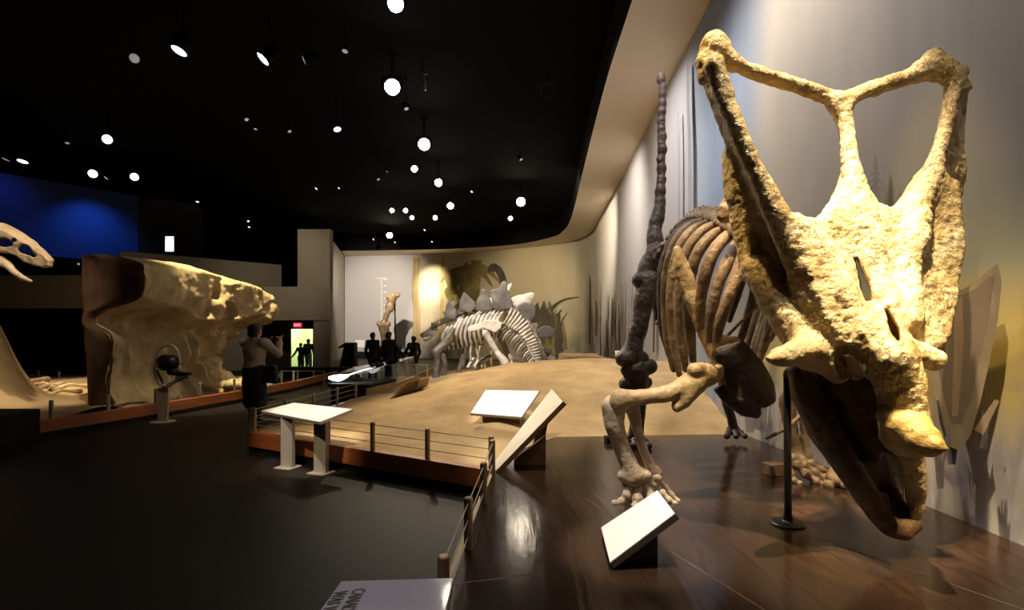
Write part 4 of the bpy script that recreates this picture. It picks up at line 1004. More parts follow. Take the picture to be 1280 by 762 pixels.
for i in range(13):   # ribs
    f = i/12; x = 566+f*62; y = np.interp(x, [566, 580, 600, 630], [399, 393, 388, 386]); Yr = 14.8-f*.8
    dx = -9+6*f; dy = 38+10*math.sin(f*3)-8*f
    tubebone('rib', [(x+4, y, Yr), (x-3+dx*.3, y+10, Yr-.3), (x-4+dx, y+dy*.62, Yr-.35), (x-1+dx, y+dy, Yr-.2)], [.04, .055, .05, .025])
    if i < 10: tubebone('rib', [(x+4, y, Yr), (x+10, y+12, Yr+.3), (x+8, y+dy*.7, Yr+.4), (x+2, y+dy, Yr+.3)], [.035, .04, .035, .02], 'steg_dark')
for i in range(18):   # tail spines and chevrons seen from the side
    f = i/17
    bx, by = np.interp(f, [0, .3, .6, 1], [630, 646, 660, 671]), np.interp(f, [0, .3, .6, 1], [405, 414, 430, 452])
    ox, oy = np.interp(f, [0, .3, .6, 1], [640, 662, 675, 679]), np.interp(f, [0, .3, .6, 1], [385, 400, 424, 452]); Yt = 13.7-f*1.2
    tubebone('tail_spine', [(bx, by, Yt-.1), ((bx+ox)/2+1, (by+oy)/2-1, Yt-.12), (ox, oy, Yt-.05)], [.05, .032, .042], 'steg')
    tubebone('tail_chevron', [(bx-1, by+2, Yt), (bx-7, by+8, Yt), (bx-12+4*f, by+15, Yt+.1)], [.035, .025, .015], 'steg' if i % 3 == 0 else 'steg_dark')
s = Sdf(.018)
for i in range(20):
    f = i/19; s.ball(P(np.interp(f, [0, .3, .6, 1], [626, 645, 659, 671]), np.interp(f, [0, .3, .6, 1], [404, 414, 430, 453]), 13.75-f*1.2), .052, .02)
s.mesh('tail', M['steg'], sg, ((14, .008),))
s = Sdf(.018)
s.plate(pix([(585, 413), (586, 409), (601, 404), (607, 401), (618, 400), (627, 404), (625, 410), (619, 415), (612, 412), (604, 409), (594, 413)], 13.6), .04, .02); s.mesh('pelvis', M['plate_pale'], sg, ((9, .01),))
for nm, rows, rad, mt in (('thigh_bone', [(607, 417, 13.5), (613, 427, 13.45), (622, 441, 13.4), (632, 454, 13.3)], [.10, .085, .085, .12], 'steg'),
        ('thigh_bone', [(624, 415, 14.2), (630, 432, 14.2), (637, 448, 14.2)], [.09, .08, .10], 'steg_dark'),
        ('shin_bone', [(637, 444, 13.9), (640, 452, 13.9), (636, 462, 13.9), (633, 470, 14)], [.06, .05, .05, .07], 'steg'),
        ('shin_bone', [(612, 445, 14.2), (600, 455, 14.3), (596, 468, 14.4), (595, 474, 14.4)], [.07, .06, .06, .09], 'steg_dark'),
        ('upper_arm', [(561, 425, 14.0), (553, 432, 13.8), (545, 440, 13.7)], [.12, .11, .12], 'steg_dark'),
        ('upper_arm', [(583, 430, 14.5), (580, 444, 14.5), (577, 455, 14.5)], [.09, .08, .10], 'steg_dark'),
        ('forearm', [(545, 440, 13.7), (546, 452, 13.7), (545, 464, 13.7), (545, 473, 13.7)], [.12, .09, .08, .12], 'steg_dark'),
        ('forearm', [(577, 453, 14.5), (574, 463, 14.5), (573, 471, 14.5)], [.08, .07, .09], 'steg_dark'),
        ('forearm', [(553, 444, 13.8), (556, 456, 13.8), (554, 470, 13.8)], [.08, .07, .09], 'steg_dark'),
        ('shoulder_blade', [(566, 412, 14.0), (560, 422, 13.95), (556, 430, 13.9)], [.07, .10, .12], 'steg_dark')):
    s = Sdf(.02); s.chain(pix(rows), rad, .03, 1, 4); s.mesh(nm, M[mt], sg, ((7, .012),))
for bx, by, Yf in ((545, 474, 13.65), (573, 472, 14.45), (595, 475, 14.35), (633, 471, 13.9), (554, 472, 13.8)):
    b_ = MB()
    for k in (-1, 0, 1): b_.tube([P(bx+k*1.6, by-1, Yf), P(bx+k*3.4-1, by+1.0, Yf-.25), P(bx+k*4-1.5, by+2, Yf-.4)], [.06, .05, .03], 7, 3)
    b_.build('foot', M['steg_dark'], sg, smooth=True)
s = Sdf(.014)   # head and neck
s.chain(pix([(549, 405, 15.1), (543, 409, 15.2), (538, 413, 15.3)]), [.045, .055, .05], .03)
s.plate(pix([(545, 405), (539, 408), (531, 415), (526, 418), (528, 421), (535, 420), (541, 416), (547, 411)], 15.3), .06, .02)
s.ball(P(539, 412.5, 15.22), .04, .02, cut=True)
hh = s.mesh('skull', M['steg'], sg, ((14, .01),))
tubebone('lower_jaw', [(545, 413, 15.25), (539, 421, 15.25), (533, 425, 15.25), (529, 424, 15.25)], [.05, .045, .04, .03], 'steg', parent=hh)
PL = [('plate', [(190, 290), (188, 240), (200, 205), (212, 188), (232, 215), (250, 240), (256, 275), (248, 300)], 14.3), ('plate', [(282, 240), (280, 200), (288, 160), (304, 132), (340, 160), (370, 195), (376, 218), (345, 256)], 14.2),
      ('plate', [(382, 240), (388, 190), (405, 150), (418, 115), (438, 112), (452, 130), (470, 190), (482, 232), (440, 245)], 14.0), ('plate', [(488, 228), (490, 180), (474, 130), (480, 118), (525, 110), (545, 70), (560, 60), (574, 72), (572, 110), (600, 170), (612, 205), (598, 232), (540, 236)], 13.8),
      ('plate_pale', [(568, 105), (582, 88), (604, 74), (604, 84), (584, 136)], 14.1), ('plate_pale', [(604, 172), (640, 152), (735, 134), (752, 138), (738, 175), (712, 208), (650, 236), (622, 210)], 13.9),
      ('plate', [(652, 215), (690, 196), (738, 204), (756, 230), (752, 280), (722, 322), (700, 312), (672, 270)], 13.3), ('plate', [(768, 372), (800, 348), (845, 346), (884, 362), (868, 400), (830, 416), (786, 410)], 13.0),
      ('plate_pale', [(462, 175), (478, 165), (494, 225), (480, 225)], 14.2), ('plate', [(266, 268), (278, 228), (296, 236), (306, 262)], 14.6), ('plate', [(768, 500), (800, 478), (850, 480), (862, 505), (840, 530), (790, 525)], 12.8)]
for mt, pl, Yp in PL:
    s = Sdf(.018); s.plate(pix([(520+x/5.08, 340+y/5.08) for x, y in pl], Yp), .012, .022); s.mesh('back_plate', M[mt], sg, ((5, .02),))
for x, y, Yp in ((600, 448, 14.6), (590, 444, 14.4), (608, 456, 14.8), (598, 436, 14.3), (616, 450, 14.6)):
    tubebone('belly_rib', [(x, y-16, Yp), (x-2, y-4, Yp), (x-1, y+8, Yp)], [.03, .035, .03], 'steg')
b_ = MB(); a = P(594, 452, 15.2); b_.slab([a+Vector((-.28, -.02, -.16)), a+Vector((.22, -.02, -.16)), a+Vector((.3, .1, .14)), a+Vector((-.16, .1, .14))], .03); b_.box((a.x, a.y+.15, a.z-.45), (.08, .08, .7))
tag(b_.build('label_card', M['white']), 'white label board under the belly of the plated dinosaur', 'label')

# ------------------------------------------------------------------ left: cast rock face, sand bank, big skull
kerb('exhibit_kerb', [(-6.25, 17.5), (-6.15, 14), (-6.42, 11.4), (-6.85, 9.15), (-7.32, 7.5)], 'orange-brown kerb in front of the tall overhanging rock', h=.28, th=.1)
fence('low_posts', 'row of short steel posts on the kerb before the overhanging rock', [(-7.20, 7.75), (-6.96, 8.55), (-6.75, 9.4), (-6.55, 10.4), (-6.38, 11.4), (-6.24, 12.6), (-6.12, 13.9)], .275, .29, (), mp='steel')
b_ = MB(); g = P(-20, 540, 7.2); b_.box((-7.75, 7.15, .24), (1.35, .6, .48)); tag(b_.build('plinth', M['black'], bevel=.02), 'dark low plinth at the left end of the kerb', 'plinth')
ny, nz2 = 150, 96; Ys = np.linspace(9.25, 13.9, ny); Zs = np.linspace(.05, 1, nz2)
YY2, TT = np.meshgrid(Ys, Zs, indexing='ij'); f = (YY2-9.25)/4.65
ZT = np.interp(f, [0, .25, .5, .75, .9, 1], [3.06, 3.10, 3.04, 2.92, 2.72, 2.45]); Zr = TT*ZT
pp = np.stack([YY2.ravel(), Zr.ravel(), 0*Zr.ravel()], 1)
und = np.interp(f, [0, .2, .35, .6, .8, 1], [.70, .66, .58, .62, .70, .74])          # where the overhang begins
over = np.interp(f, [0, .3, .6, .85, 1], [.72, .85, 1.0, 1.1, .9])
prof = over*sstep(TT, und-.06, und+.05)-.25*sstep(TT, .93, 1.0)**2*1.6
prof += .16*np.sin(TT*9)*sstep(TT, und, und+.1)+.30*(1-sstep(TT, 0, .25))
drap = np.exp(-((f-.62)/.25)**2)*sstep(1-TT, .25, .55)
rid = 1-np.abs(vnoise(np.stack([YY2.ravel()*3.2+.3*Zr.ravel(), Zr.ravel()*.8, 0*Zr.ravel()], 1), 1.0)).reshape(f.shape)
rid2 = 1-np.abs(vnoise(np.stack([YY2.ravel()*6+7, Zr.ravel()*1.6, 0*Zr.ravel()], 1), 1.0)).reshape(f.shape)
prof += drap*(.6*rid**2+.18*rid2)+.10*rid2*(1-sstep(TT, und-.1, und))
prof += (.14*vnoise(pp, 1.4)+.07*vnoise(pp+4, 3.4)+.035*vnoise(pp+8, 8)+.015*vnoise(pp+3, 19)).reshape(f.shape)*(.6+.8*sstep(f, .2, .6))
pit = vnoise(pp+17, 2.3).reshape(f.shape); prof -= .34*sstep(pit, .22, .45)*sstep(f, .25, .5)*sstep(TT, .12, .3); prof += .05*np.sin(TT*26+3*f)*sstep(TT, und-.05, und+.1)*sstep(f, .1, .4)
prof -= 1.0*sstep(f, .62, 1.0)*(1-sstep(TT, .45, .78))
prof -= .30*np.exp(-((TT-(und-.10))/.07)**2)*(1-sstep(f, .3, .5))
XR = -7.62+.12*f+prof*.95
vs = [(XR[i, k], Ys[i], Zr[i, k]) for i in range(ny) for k in range(nz2)]
fs = [(i*nz2+k, (i+1)*nz2+k, (i+1)*nz2+k+1, i*nz2+k+1) for i in range(ny-1) for k in range(nz2-1)]
o = len(vs); vs += [(-8.1, Ys[i], Zr[i, -1]-.05) for i in range(ny)]; fs += [(i*nz2+nz2-1, (i+1)*nz2+nz2-1, o+i+1, o+i) for i in range(ny-1)]
o2 = len(vs); vs += [(-8.1, Ys[-1], Zr[-1, k]) for k in range(nz2)]; fs += [((ny-1)*nz2+k, o2+k, o2+k+1, (ny-1)*nz2+k+1) for k in range(nz2-1)]
rk = thing('rock_face', 'tall tan cast rock face with jutting overhang and hanging ribs, left of the aisle', 'rock', (-8, 12, 0))
mesh_obj('carved_face', vs, fs, M['rock'], rk)
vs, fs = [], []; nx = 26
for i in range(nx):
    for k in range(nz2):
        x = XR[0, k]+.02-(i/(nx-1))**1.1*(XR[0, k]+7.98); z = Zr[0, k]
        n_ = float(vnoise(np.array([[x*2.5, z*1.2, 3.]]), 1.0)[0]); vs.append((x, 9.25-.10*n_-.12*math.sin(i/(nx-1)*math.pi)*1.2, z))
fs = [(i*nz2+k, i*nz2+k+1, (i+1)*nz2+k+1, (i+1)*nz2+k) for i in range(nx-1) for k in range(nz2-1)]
mesh_obj('shaded_end', vs, fs, M['rock_shaded'], rk)
b_ = MB()
for x, y, z0, z1 in ((300, 478, .3, .8), (322, 474, .3, .9), (268, 482, .28, .6)):
    g = P(x, y, 11.9); b_.ball((g.x, g.y, .36), .30, 12, 8, (1.1, 1.4, .6), .18)
b_.build('boulders', M['rock'], rk, smooth=True)
# exhibit floor of pale sand with bones, beyond the rock's left end
xs2 = np.arange(-16, -7.2, .1); ys2 = np.arange(7.9, 16, .1); fl = [(x, y) for x in xs2 for y in ys2]
ff = np.array([(x, y, 0) for x, y in fl]); bx_ = np.array([x for x, y in fl]); by_ = np.array([y for x, y in fl])
bank = 2.1*np.exp(-np.clip((bx_+9.42), 0, 9)/.28)*np.exp(-((by_-8.7)/.8)**2)
hz = .27+bank+.03*vnoise(ff, 1.5)+.015*vnoise(ff+3, 5); ny2 = len(ys2)
tag(mesh_obj('sand_bank', [(x, y, z) for (x, y), z in zip(fl, hz)], [(i*ny2+k, (i+1)*ny2+k, (i+1)*ny2+k+1, i*ny2+k+1) for i in range(len(xs2)-1) for k in range(ny2-1)], M['sand']), 'pale sand bank and bone bed at the far left, behind the kerb', 'sand', kind='stuff')
for j, (a, c, r, lb_) in enumerate((((30, 481), (58, 474), .07, 'thick pale bone lying leftmost on the far left sand'), ((44, 488), (78, 480), .06, 'long pale bone crossing the middle of the far left sand'), ((52, 480), (70, 486), .05, 'short pale bone lying in front of the far left rail'), ((76, 484), (108, 482), .045, 'slim pale bone at the right end of the far left sand'), ((62, 493), (100, 489), .04, 'thin pale bone nearest the kerb on the far left sand'))):
    p0, p1 = G(*a, .36), G(*c, .36); p0.z = p1.z = .36
    s = Sdf(.02); s.chain([p0, (p0*2+p1)/3+Vector((0, 0, .06)), (p0+p1*2)/3+Vector((0, 0, .03)), p1], [r*1.4, r*.8, r*.75, r*1.3], .04, 1, 3)
    tag(s.mesh('fossil_bone', M['tan_bone'], None, ((7, .01),)), lb_, 'bone', 'bones on the far left sand')
fence('steel_rail', 'steel rail on posts behind the far left sand', [tuple(P(18, 465, 15.5)[:2]), tuple(P(48, 465, 15.5)[:2]), tuple(P(74, 465, 15.0)[:2])], 0, .47, (.96,), r=.03, mp='steel', cab=False)
pr = thing('predator_skeleton', 'tan long-snouted predator skull with open jaw at the left edge of the view', 'skeleton', (-9.2, 8, 0))
s = Sdf(.014)
prof_ = [(-46, 296), (-30, 288), (-12, 286), (2, 288), (12, 292), (22, 298), (38, 308), (54, 318), (62, 326), (62, 332), (54, 333), (44, 331), (33, 327), (24, 319), (11, 315), (-6, 314), (-26, 318), (-44, 312)]
for yy in (7.9, 8.2): s.plate(pix(prof_, yy), .03, .015, .04)
s.chain(pix([(-30, 292), (0, 290), (20, 298), (40, 310), (60, 325)], 8.05), [.16, .16, .13, .10, .06], .06, .8)
for a, r in (((31, 311), .075), ((36, 315), .05), ((42, 319), .035), ((5, 303), .075), ((11, 304), .05), ((18, 300), .03), ((-18, 304), .09)): s.chain([P(*a, 7.7), P(*a, 8.4)], [r, r], .015, cut=True)
ps = s.mesh('skull', M['tan_bone'], pr, ((8, .012), (24, .004)))
s = Sdf(.014)
for yy in (7.92, 8.18): s.chain(pix([(-44, 318), (-20, 326), (0, 326), (10, 331), (18, 340), (28, 347), (38, 351)], yy), [.08, .09, .085, .06, .05, .035, .025], .03)
s.chain([P(30, 348, 7.94), P(38, 351, 8.05), P(30, 348, 8.16)], [.03, .03, .03], .03)
s.mesh('lower_jaw', M['bone_pale'], ps, ((9, .01),))
s = Sdf(.02)
nk = crom([P(-42, 300, 8.05), P(-90, 286, 8.3), P(-140, 300, 8.7), P(-190, 340, 9.1), P(-240, 370, 9.6)], 4)
for i in range(len(nk)): s.ball(nk[i], .13, .03); s.seg(nk[i], nk[i]+np.array((0, .05, .26)), .05, .03, .03)
for i in range(len(nk)-1): s.seg(nk[i], nk[i+1], .08, .08, .03)
s.mesh('neck', M['tan_bone'], pr, ((8, .012),))
b_ = MB(); b_.tube([(nk[9][0], nk[9][1], .0), tuple(nk[9])], .04, 10, 2); b_.build('support_pole', M['metal_black'], pr, smooth=True)
# oval bronze viewer on a post
vg = G(204, 527, 0); vw = thing('touch_model', 'dark ball in an oval hoop on a pale post in front of the rock', 'exhibit', vg)
b_ = MB(); b_.lathe([(0, 0), (.20, 0), (.20, .012), (.05, .02), (0, .02)], vg, 24); b_.build('foot_plate', M['steel'], vw)
c = P(211, 453, vg.y)
b_ = MB(); b_.hexa([Vector((vg.x+dx, vg.y+dy, z)) for z, w_ in ((.015, .085), (.62, .10)) for dx, dy in ((-w_, -.02), (w_, -.02), (w_, .02), (-w_, .02))]); b_.build('post', M['steel'], vw, bevel=.006)
b_ = MB(); k = 40
pts = [c+Vector((math.cos(g)*.23+.02*math.sin(g), -.04, math.sin(g)*.38-.05)) for g in np.linspace(0, 2*math.pi, k)]; b_.tube(pts, .024, 8, 1)
b_.tube([Vector((vg.x, vg.y, .60)), P(203, 476, vg.y), P(196, 462, vg.y)], .03, 8, 3); b_.tube([Vector((vg.x, vg.y, .60)), P(216, 478, vg.y), P(236, 470, vg.y)], .03, 8, 3); b_.build('hoop', M['steel'], vw, smooth=True)
s = Sdf(.012); s.chain([P(207, 453, vg.y-.02), P(214, 453, vg.y-.02)], [.145, .145], .04); s.chain([P(214, 464, vg.y-.05), P(226, 467, vg.y-.05), P(238, 467, vg.y-.05)], [.06, .05, .03], .04); s.mesh('ball', M['metal_black'], vw, ((6, .012),))
# lit screen high behind the rock, round globe light and ledge at left
p = P(212, 305, 18); b_ = MB(); b_.box((p.x, p.y+.04, p.z), (.36, .06, .62)); t = thing('wall_screen', 'small bright bluish screen above the rock', 'screen', p); b_.build('frame', M['black'], t)
b_ = MB(); b_.box((p.x, p.y, p.z-.03), (.29, .03, .46)); b_.box((p.x, p.y, p.z+.25), (.29, .03, .05)); b_.build('display', M['screen'], t)
p = P(107, 332, 15.8); t = thing('dome_lamp', 'dim round dome with a small bright spot on the parapet', 'lamp', p)
b_ = MB(); b_.torus(p, .27, .02, (0, 1, .1)); b_.build('ring', M['steel'], t, smooth=True)
b_ = MB(); b_.ball(p, .25, 20, 12); b_.build('dome', M['metal_black'], t, smooth=True)
b_ = MB(); b_.ball(p+Vector((0, -.26, .02)), .035, 10, 6); b_.build('bulb', M['lamp_dim'], t, smooth=True)
b_ = MB(); p = P(107, 332, 16.6); b_.box((p.x, 16.6, 3.5), (.3, .3, .1)); 
# exit sign over the passage
p = P(372, 406, 19.7); t = thing('exit_sign', 'small red illuminated exit sign beside the doorway', 'sign', p)
b_ = MB(); b_.box((p.x, p.y+.04, p.z), (.36, .07, .20)); b_.box((p.x, p.y+.06, p.z+.14), (.05, .03, .12)); b_.build('housing', M['black'], t)
b_ = MB(); b_.box((p.x, p.y, p.z), (.33, .02, .17)); b_.build('face', M['exit'], t)
lettering('EXIT', p+Vector((-.135, -.0135, -.045)), (1, 0, 0), (0, 0, 1), .125, t, 'exit_text')
# kiosk and long low counter by the alcove
g = P(434, 448, 24); t = thing('dark_kiosk', 'dark sloped kiosk standing left of the plain wall', 'kiosk', (g.x, 24, 0))
b_ = MB(); a0, a1 = P(424, 400, 24).x, P(443, 400, 24).x; zt = EYE+(HY-428)/F*24
b_.hexa([Vector(v) for v in ((a0, 24, 0), (a1, 24, 0), (a1, 24.5, 0), (a0, 24.5, 0), (a0+.25, 24, zt), (a1, 24, zt), (a1, 24.5, zt), (a0+.25, 24.5, zt))]); b_.build('cabinet', M['metal_black'], t, bevel=.02)
b_ = MB(); b_.hexa([Vector(v) for v in ((a0-.02, 23.97, .9), (a0+.26, 23.97, zt-.1), (a0+.26, 24.5, zt-.1), (a0-.02, 24.5, .9), (a0-.06, 23.97, .95), (a0+.22, 23.97, zt-.04), (a0+.22, 24.5, zt-.04), (a0-.06, 24.5, .95))]); b_.build('screen_panel', M['dark_wall'], t)
b_ = MB(); b_.box((-6.9, 18, .2), (2.6, .5, .4)); tag(b_.build('low_counter', M['dark_wall'], bevel=.02), 'long low dark counter in front of the exit passage', 'counter')
fence('steel_rail', 'steel rail in front of the three visitors', [tuple(P(x, 460, 13.4)[:2]) for x in (478, 491)]+[tuple(P(x, 460, 13.6)[:2]) for x in (520, 521.5)]+[tuple(P(534, 460, 13.2)[:2])], 0, .78, (.97, .55), r=.03, mp='steel', cab=False)
fence('steel_rail', 'steel rail before the bright passage', [tuple(P(x, 470, 15.5)[:2]) for x in (352, 372, 392, 405)], 0, .45, (.97,), r=.025, mp='steel', cab=False)
# tall limb bone with the painted height scale behind it
lbk_ = thing('limb_skeleton', 'tall mounted limb of a giant dinosaur against the plain wall', 'skeleton', tuple(P(484, 440, 29.6)))
def lb2(nm, rows, rad):
    s = Sdf(.035); s.chain(pix(rows, 29.6), rad, .08, 1, 4); s.mesh(nm, M['bone'], lbk_, ((3, .03),))
lb2('shoulder_blade', [(497, 369), (491, 369), (486, 371)], [.14, .22, .2]); lb2('shoulder_blade', [(491, 370), (489, 378), (488, 386)], [.28, .2, .18])
lb2('upper_leg_bone', [(487, 382), (484, 392), (481, 400), (479, 406)], [.24, .17, .16, .26])
lb2('lower_leg_bone', [(478, 407), (479, 420), (480, 434)], [.24, .15, .2]); lb2('lower_leg_bone', [(483, 407), (484, 420), (482, 436)], [.18, .12, .15]); lb2('knee', [(474, 404), (485, 405)], [.16, .16])
b_ = MB(); b_.box((P(482, 440, 29.6).x, 29.6, .42), (1.6, 1.2, .84)); b_.build('plinth', M['black'], lbk_)
b_ = MB(); g = P(490, 372, 29.9); b_.tube([(g.x+.2, 29.95, .5), (g.x+.15, 29.95, g.z)], .05, 8, 2); b_.build('support_pole', M['metal_black'], lbk_, smooth=True)
b_ = MB()
def wq(x0, y0, x1, y1): b_.v += [W(x0, y1, .03), W(x1, y1, .03), W(x1, y0, .03), W(x0, y0, .03), W(x0, y1, .012), W(x1, y1, .012), W(x1, y0, .012), W(x0, y0, .012)]; o = len(b_.v)-8; b_.f += [(o, o+1, o+2, o+3), (o, o+4, o+5, o+1), (o+1, o+5, o+6, o+2), (o+2, o+6, o+7, o+3), (o+3, o+7, o+4, o)]
wq(476.4, 348, 477.4, 432); wq(470, 347, 484, 348.2)
for i in range(8): wq(479.5, 348+i*8, 484 if i % 2 == 0 else 483, 349.6+i*8)
tag(b_.build('height_scale', M['paint_pale']), 'pale height scale marked on the plain wall beside the tall limb', 'scale')
b_ = MB(); wq(444.5, 425, 455.5, 434); tag(b_.build('wall_label', M['white']), 'pale text panel on the plain wall left of the visitors', 'label')
# ------------------------------------------------------------------ people
def person(label, loc, yaw, H, top, legs, hair='hair', elbows=None, hands=None, stride=.0, coat=.0, h=.010, skirt=False, cat='person', lean=0.0, longhair=0.0):
    t = thing('person', label, cat)
    k = H/1.75
    def v(x, y, z): return np.array((x, y+lean*max(z-.9, 0), z))*k
    sh = {-1: v(-.185, 0, 1.43), 1: v(.185, 0, 1.43)}
    hip = {-1: v(-.09, 0, .93), 1: v(.09, 0, .93)}
    kn = {-1: v(-.10, .04+stride*.5, .50), 1: v(.10, .02-stride*.3, .50)}
    an = {-1: v(-.11, stride, .08), 1: v(.11, -stride, .08)}
    el = {-1: v(*(elbows or ((-.26, -.03, 1.14), None))[0]), 1: v(*(elbows or (None, (.26, -.03, 1.14)))[1])}
    ha = {-1: v(*(hands or ((-.27, .08, .90), None))[0]), 1: v(*(hands or (None, (.27, .08, .90)))[1])}
    s = Sdf(h)
    hc = v(0, .015, 1.635)
    s.chain([v(0, 0, .95), v(0, 0, 1.10), v(0, 0, 1.28), v(0, 0, 1.40)], [.125*k, .115*k, .135*k, .11*k], .05)
    s.seg(sh[-1], sh[1], .062*k, .062*k, .06); s.chain([v(0, 0, 1.40), v(0, .0, 1.54)], [.06*k, .052*k], .04)
    s.chain([hc+v(0, -.02, .03), hc+v(0, .012, -.045)], [.092*k, .066*k], .03); s.ball(hc+np.array((0, .095, -.012))*k, .016*k, .015)
    for sd in (-1, 1):
        s.ball(hc+np.array((sd*.085, -.01, -.01))*k, .022*k, .012)
        s.ball(hc+np.array((sd*.034, .103, .018))*k, .014*k, .01, cut=True)
        s.chain([hip[sd], kn[sd], an[sd]], [.085*k, .058*k, .04*k], .05); s.chain([an[sd], an[sd]+np.array((0, .13, -.045))*k], [.04*k, .032*k], .03)
        s.chain([sh[sd], el[sd], ha[sd]], [.052*k, .040*k, .028*k], .02)
        d = ha[sd]-el[sd]; d /= np.linalg.norm(d); sidev = np.cross(d, (0, 1, 0) if abs(d[1]) < .9 else (0, 0, 1)); sidev /= np.linalg.norm(sidev); nv = np.cross(sidev, d)
        s.seg(ha[sd]+d*.03*k, ha[sd]+d*.075*k, .034*k, .036*k, .015)
        for q, ln in zip((-1.5, -.5, .5, 1.5), (.07, .085, .08, .06)):
            p0 = ha[sd]+d*.09*k+sidev*q*.02*k; p1 = p0+(d*.55*ln+nv*.012)*k; p2 = p1+(d*.4*ln+nv*.03)*k
            s.chain([p0, p1, p2], [.0105*k, .0098*k, .009*k], .004)
        p0 = ha[sd]+d*.03*k+sidev*.035*k; s.chain([p0, p0+(sidev*.03+d*.035)*k, p0+(sidev*.03+d*.065+nv*.02)*k], [.013*k, .012*k, .010*k], .006)
    s.seg(hc+np.array((-.022, .096, -.052))*k, hc+np.array((.022, .096, -.052))*k, .006, .006, .006, cut=True)
    body = s.mesh('body', M['skin'], t, None)
    s = Sdf(h)   # top
    bot = .95-coat
    s.chain([v(0, 0, bot), v(0, 0, 1.10), v(0, 0, 1.28), v(0, 0, 1.41)], [(.155+.10*coat)*k, .14*k, .158*k, .125*k], .05)
    s.seg(sh[-1], sh[1], .08*k, .08*k, .06); s.seg(v(0, 0, 1.44), v(0, 0, 1.50), .075*k, .062*k, .03)
    for sd in (-1, 1): s.chain([sh[sd], el[sd], ha[sd]-(ha[sd]-el[sd])*.10], [.074*k, .062*k, .046*k], .035)
    s.mesh('jacket' if coat else 'shirt', M[top], t, ((7, .008), (18, .004)))
    s = Sdf(h)
    s.chain([v(0, 0, .90), v(0, 0, 1.02)], [.152*k, .136*k], .04)
    if skirt: s.chain([v(0, 0, .92), v(0, .0, .70), v(0, .02, .36)], [.155*k, .17*k, .165*k], .04)
    for sd in (-1, 1): s.chain([hip[sd], kn[sd], an[sd]+np.array((0, 0, .02))], [.108*k, .082*k, .066*k], .04)
    s.mesh('trousers', M[legs], t, ((7, .008), (18, .003)))
    for sd in (-1, 1):
        s = Sdf(h); a = an[sd]; s.chain([a+np.array((0, -.035, -.03))*k, a+np.array((0, .06, -.04))*k, a+np.array((0, .15, -.05))*k], [.048*k, .046*k, .036*k], .03); s.seg(a, a-np.array((0, 0, .02)), .052*k, .05*k, .03)
        s.mesh('shoe', M['shoe'], t, None)
    s = Sdf(h); s.chain([hc+np.array((0, -.035, .045))*k, hc+np.array((0, -.05, -.02-longhair))*k], [.098*k, (.078+.1*longhair)*k], .03); s.ball(hc+np.array((0, .02, .075))*k, .075*k, .03)
    s.mesh('hair', M[hair], t, ((22, .006),))
    t.location = loc; t.rotation_euler = (0, 0, yaw)
    return t
g = G(318, 527, 0)
person('visitor in tan top and dark trousers holding up a camera by the rock', (g.x, g.y, 0), math.radians(-20), 1.76, 'cloth_tan', 'cloth_black', elbows=((-.25, .17, 1.20), (.27, .18, 1.22)), hands=((-.07, .36, 1.44), (.10, .37, 1.45)), stride=.08, h=.009, lean=.02, longhair=.02, skirt=True).scale = (1.22, 1.2, 1.0)
cm = thing('camera', 'small dark camera held up by the visitor in the tan top', 'camera', (g.x, g.y, 1.45))
R_ = Matrix.Rotation(math.radians(-20), 3, 'Z'); cc = Vector((g.x, g.y, 0))+R_ @ Vector((.01, .46, 1.47))
b_ = MB(); b_.box(cc, (.17, .05, .10), math.radians(-20)); b_.box(cc+Vector((0, 0, .06)), (.06, .05, .03), math.radians(-20)); b_.build('housing', M['metal_black'], cm, bevel=.006)
b_ = MB(); d = R_ @ Vector((0, 1, 0)); b_.tube([cc+d*.02, cc+d*.10], .035, 14, 1); b_.build('lens_barrel', M['black'], cm, smooth=True)
s = Sdf(.012); bc = Vector((g.x, g.y, 0))+R_ @ Vector((.27, .04, .88))
s.plate([bc+Vector(v) for v in ((-.14, 0, -.13), (.14, 0.03, -.15), (.12, .02, .12), (-.12, 0, .11))], .05, .03); bag = s.mesh('shoulder_bag', M['cloth_black'], None, ((9, .008),))
tag(bag, 'dark shoulder bag hanging at the hip of the visitor in tan', 'bag')
b_ = MB(); b_.tube([bc+Vector((.1, 0, .12)), Vector((g.x, g.y, 0))+R_ @ Vector((.10, .17, 1.25)), Vector((g.x, g.y, 0))+R_ @ Vector((-.10, .10, 1.50)), Vector((g.x, g.y, 0))+R_ @ Vector((-.02, -.15, 1.25)), bc+Vector((-.1, -.02, .12))], .012, 6, 6)
b_.build('strap', M['cloth_black'], bag, smooth=True)
for px, Yp, hh_, yaw, top, lab, kw in (
    (466, 16.6, 1.62, -.2, 'cloth_black', 'dark-clothed visitor standing leftmost of three before the tall limb', dict(coat=.12)),
    (486, 15.6, 1.64, -.5, 'cloth_black', 'visitor in long dark coat with one arm out, middle of the three', dict(coat=.30, elbows=((-.27, -.02, 1.15), (.36, .05, 1.16)), hands=((-.28, .1, .92), (.52, .2, .98)))),
    (517, 16.8, 1.50, .6, 'cloth_black', 'dark-coated visitor with pale cap facing the other two, right of three', dict(coat=.25, hair='cloth_grey', elbows=((-.30, .05, 1.15), (.26, 0, 1.14)), hands=((-.42, .22, 1.0), (.25, .12, .9))))):
    person(lab, ((px-CX)/F*Yp, Yp, 0), yaw, hh_, top, 'cloth_black', h=.013, **kw)
person('shorter visitor in dark clothes, left of the pair walking into the exit passage', (P(376, 460, 20.6).x, 20.6, 0), .15, 1.20, 'cloth_black', 'cloth_black', h=.013, stride=.07, elbows=((-.33, 0, 1.16), (.25, -.02, 1.14)), hands=((-.48, .02, .98), (.27, .08, .90)))
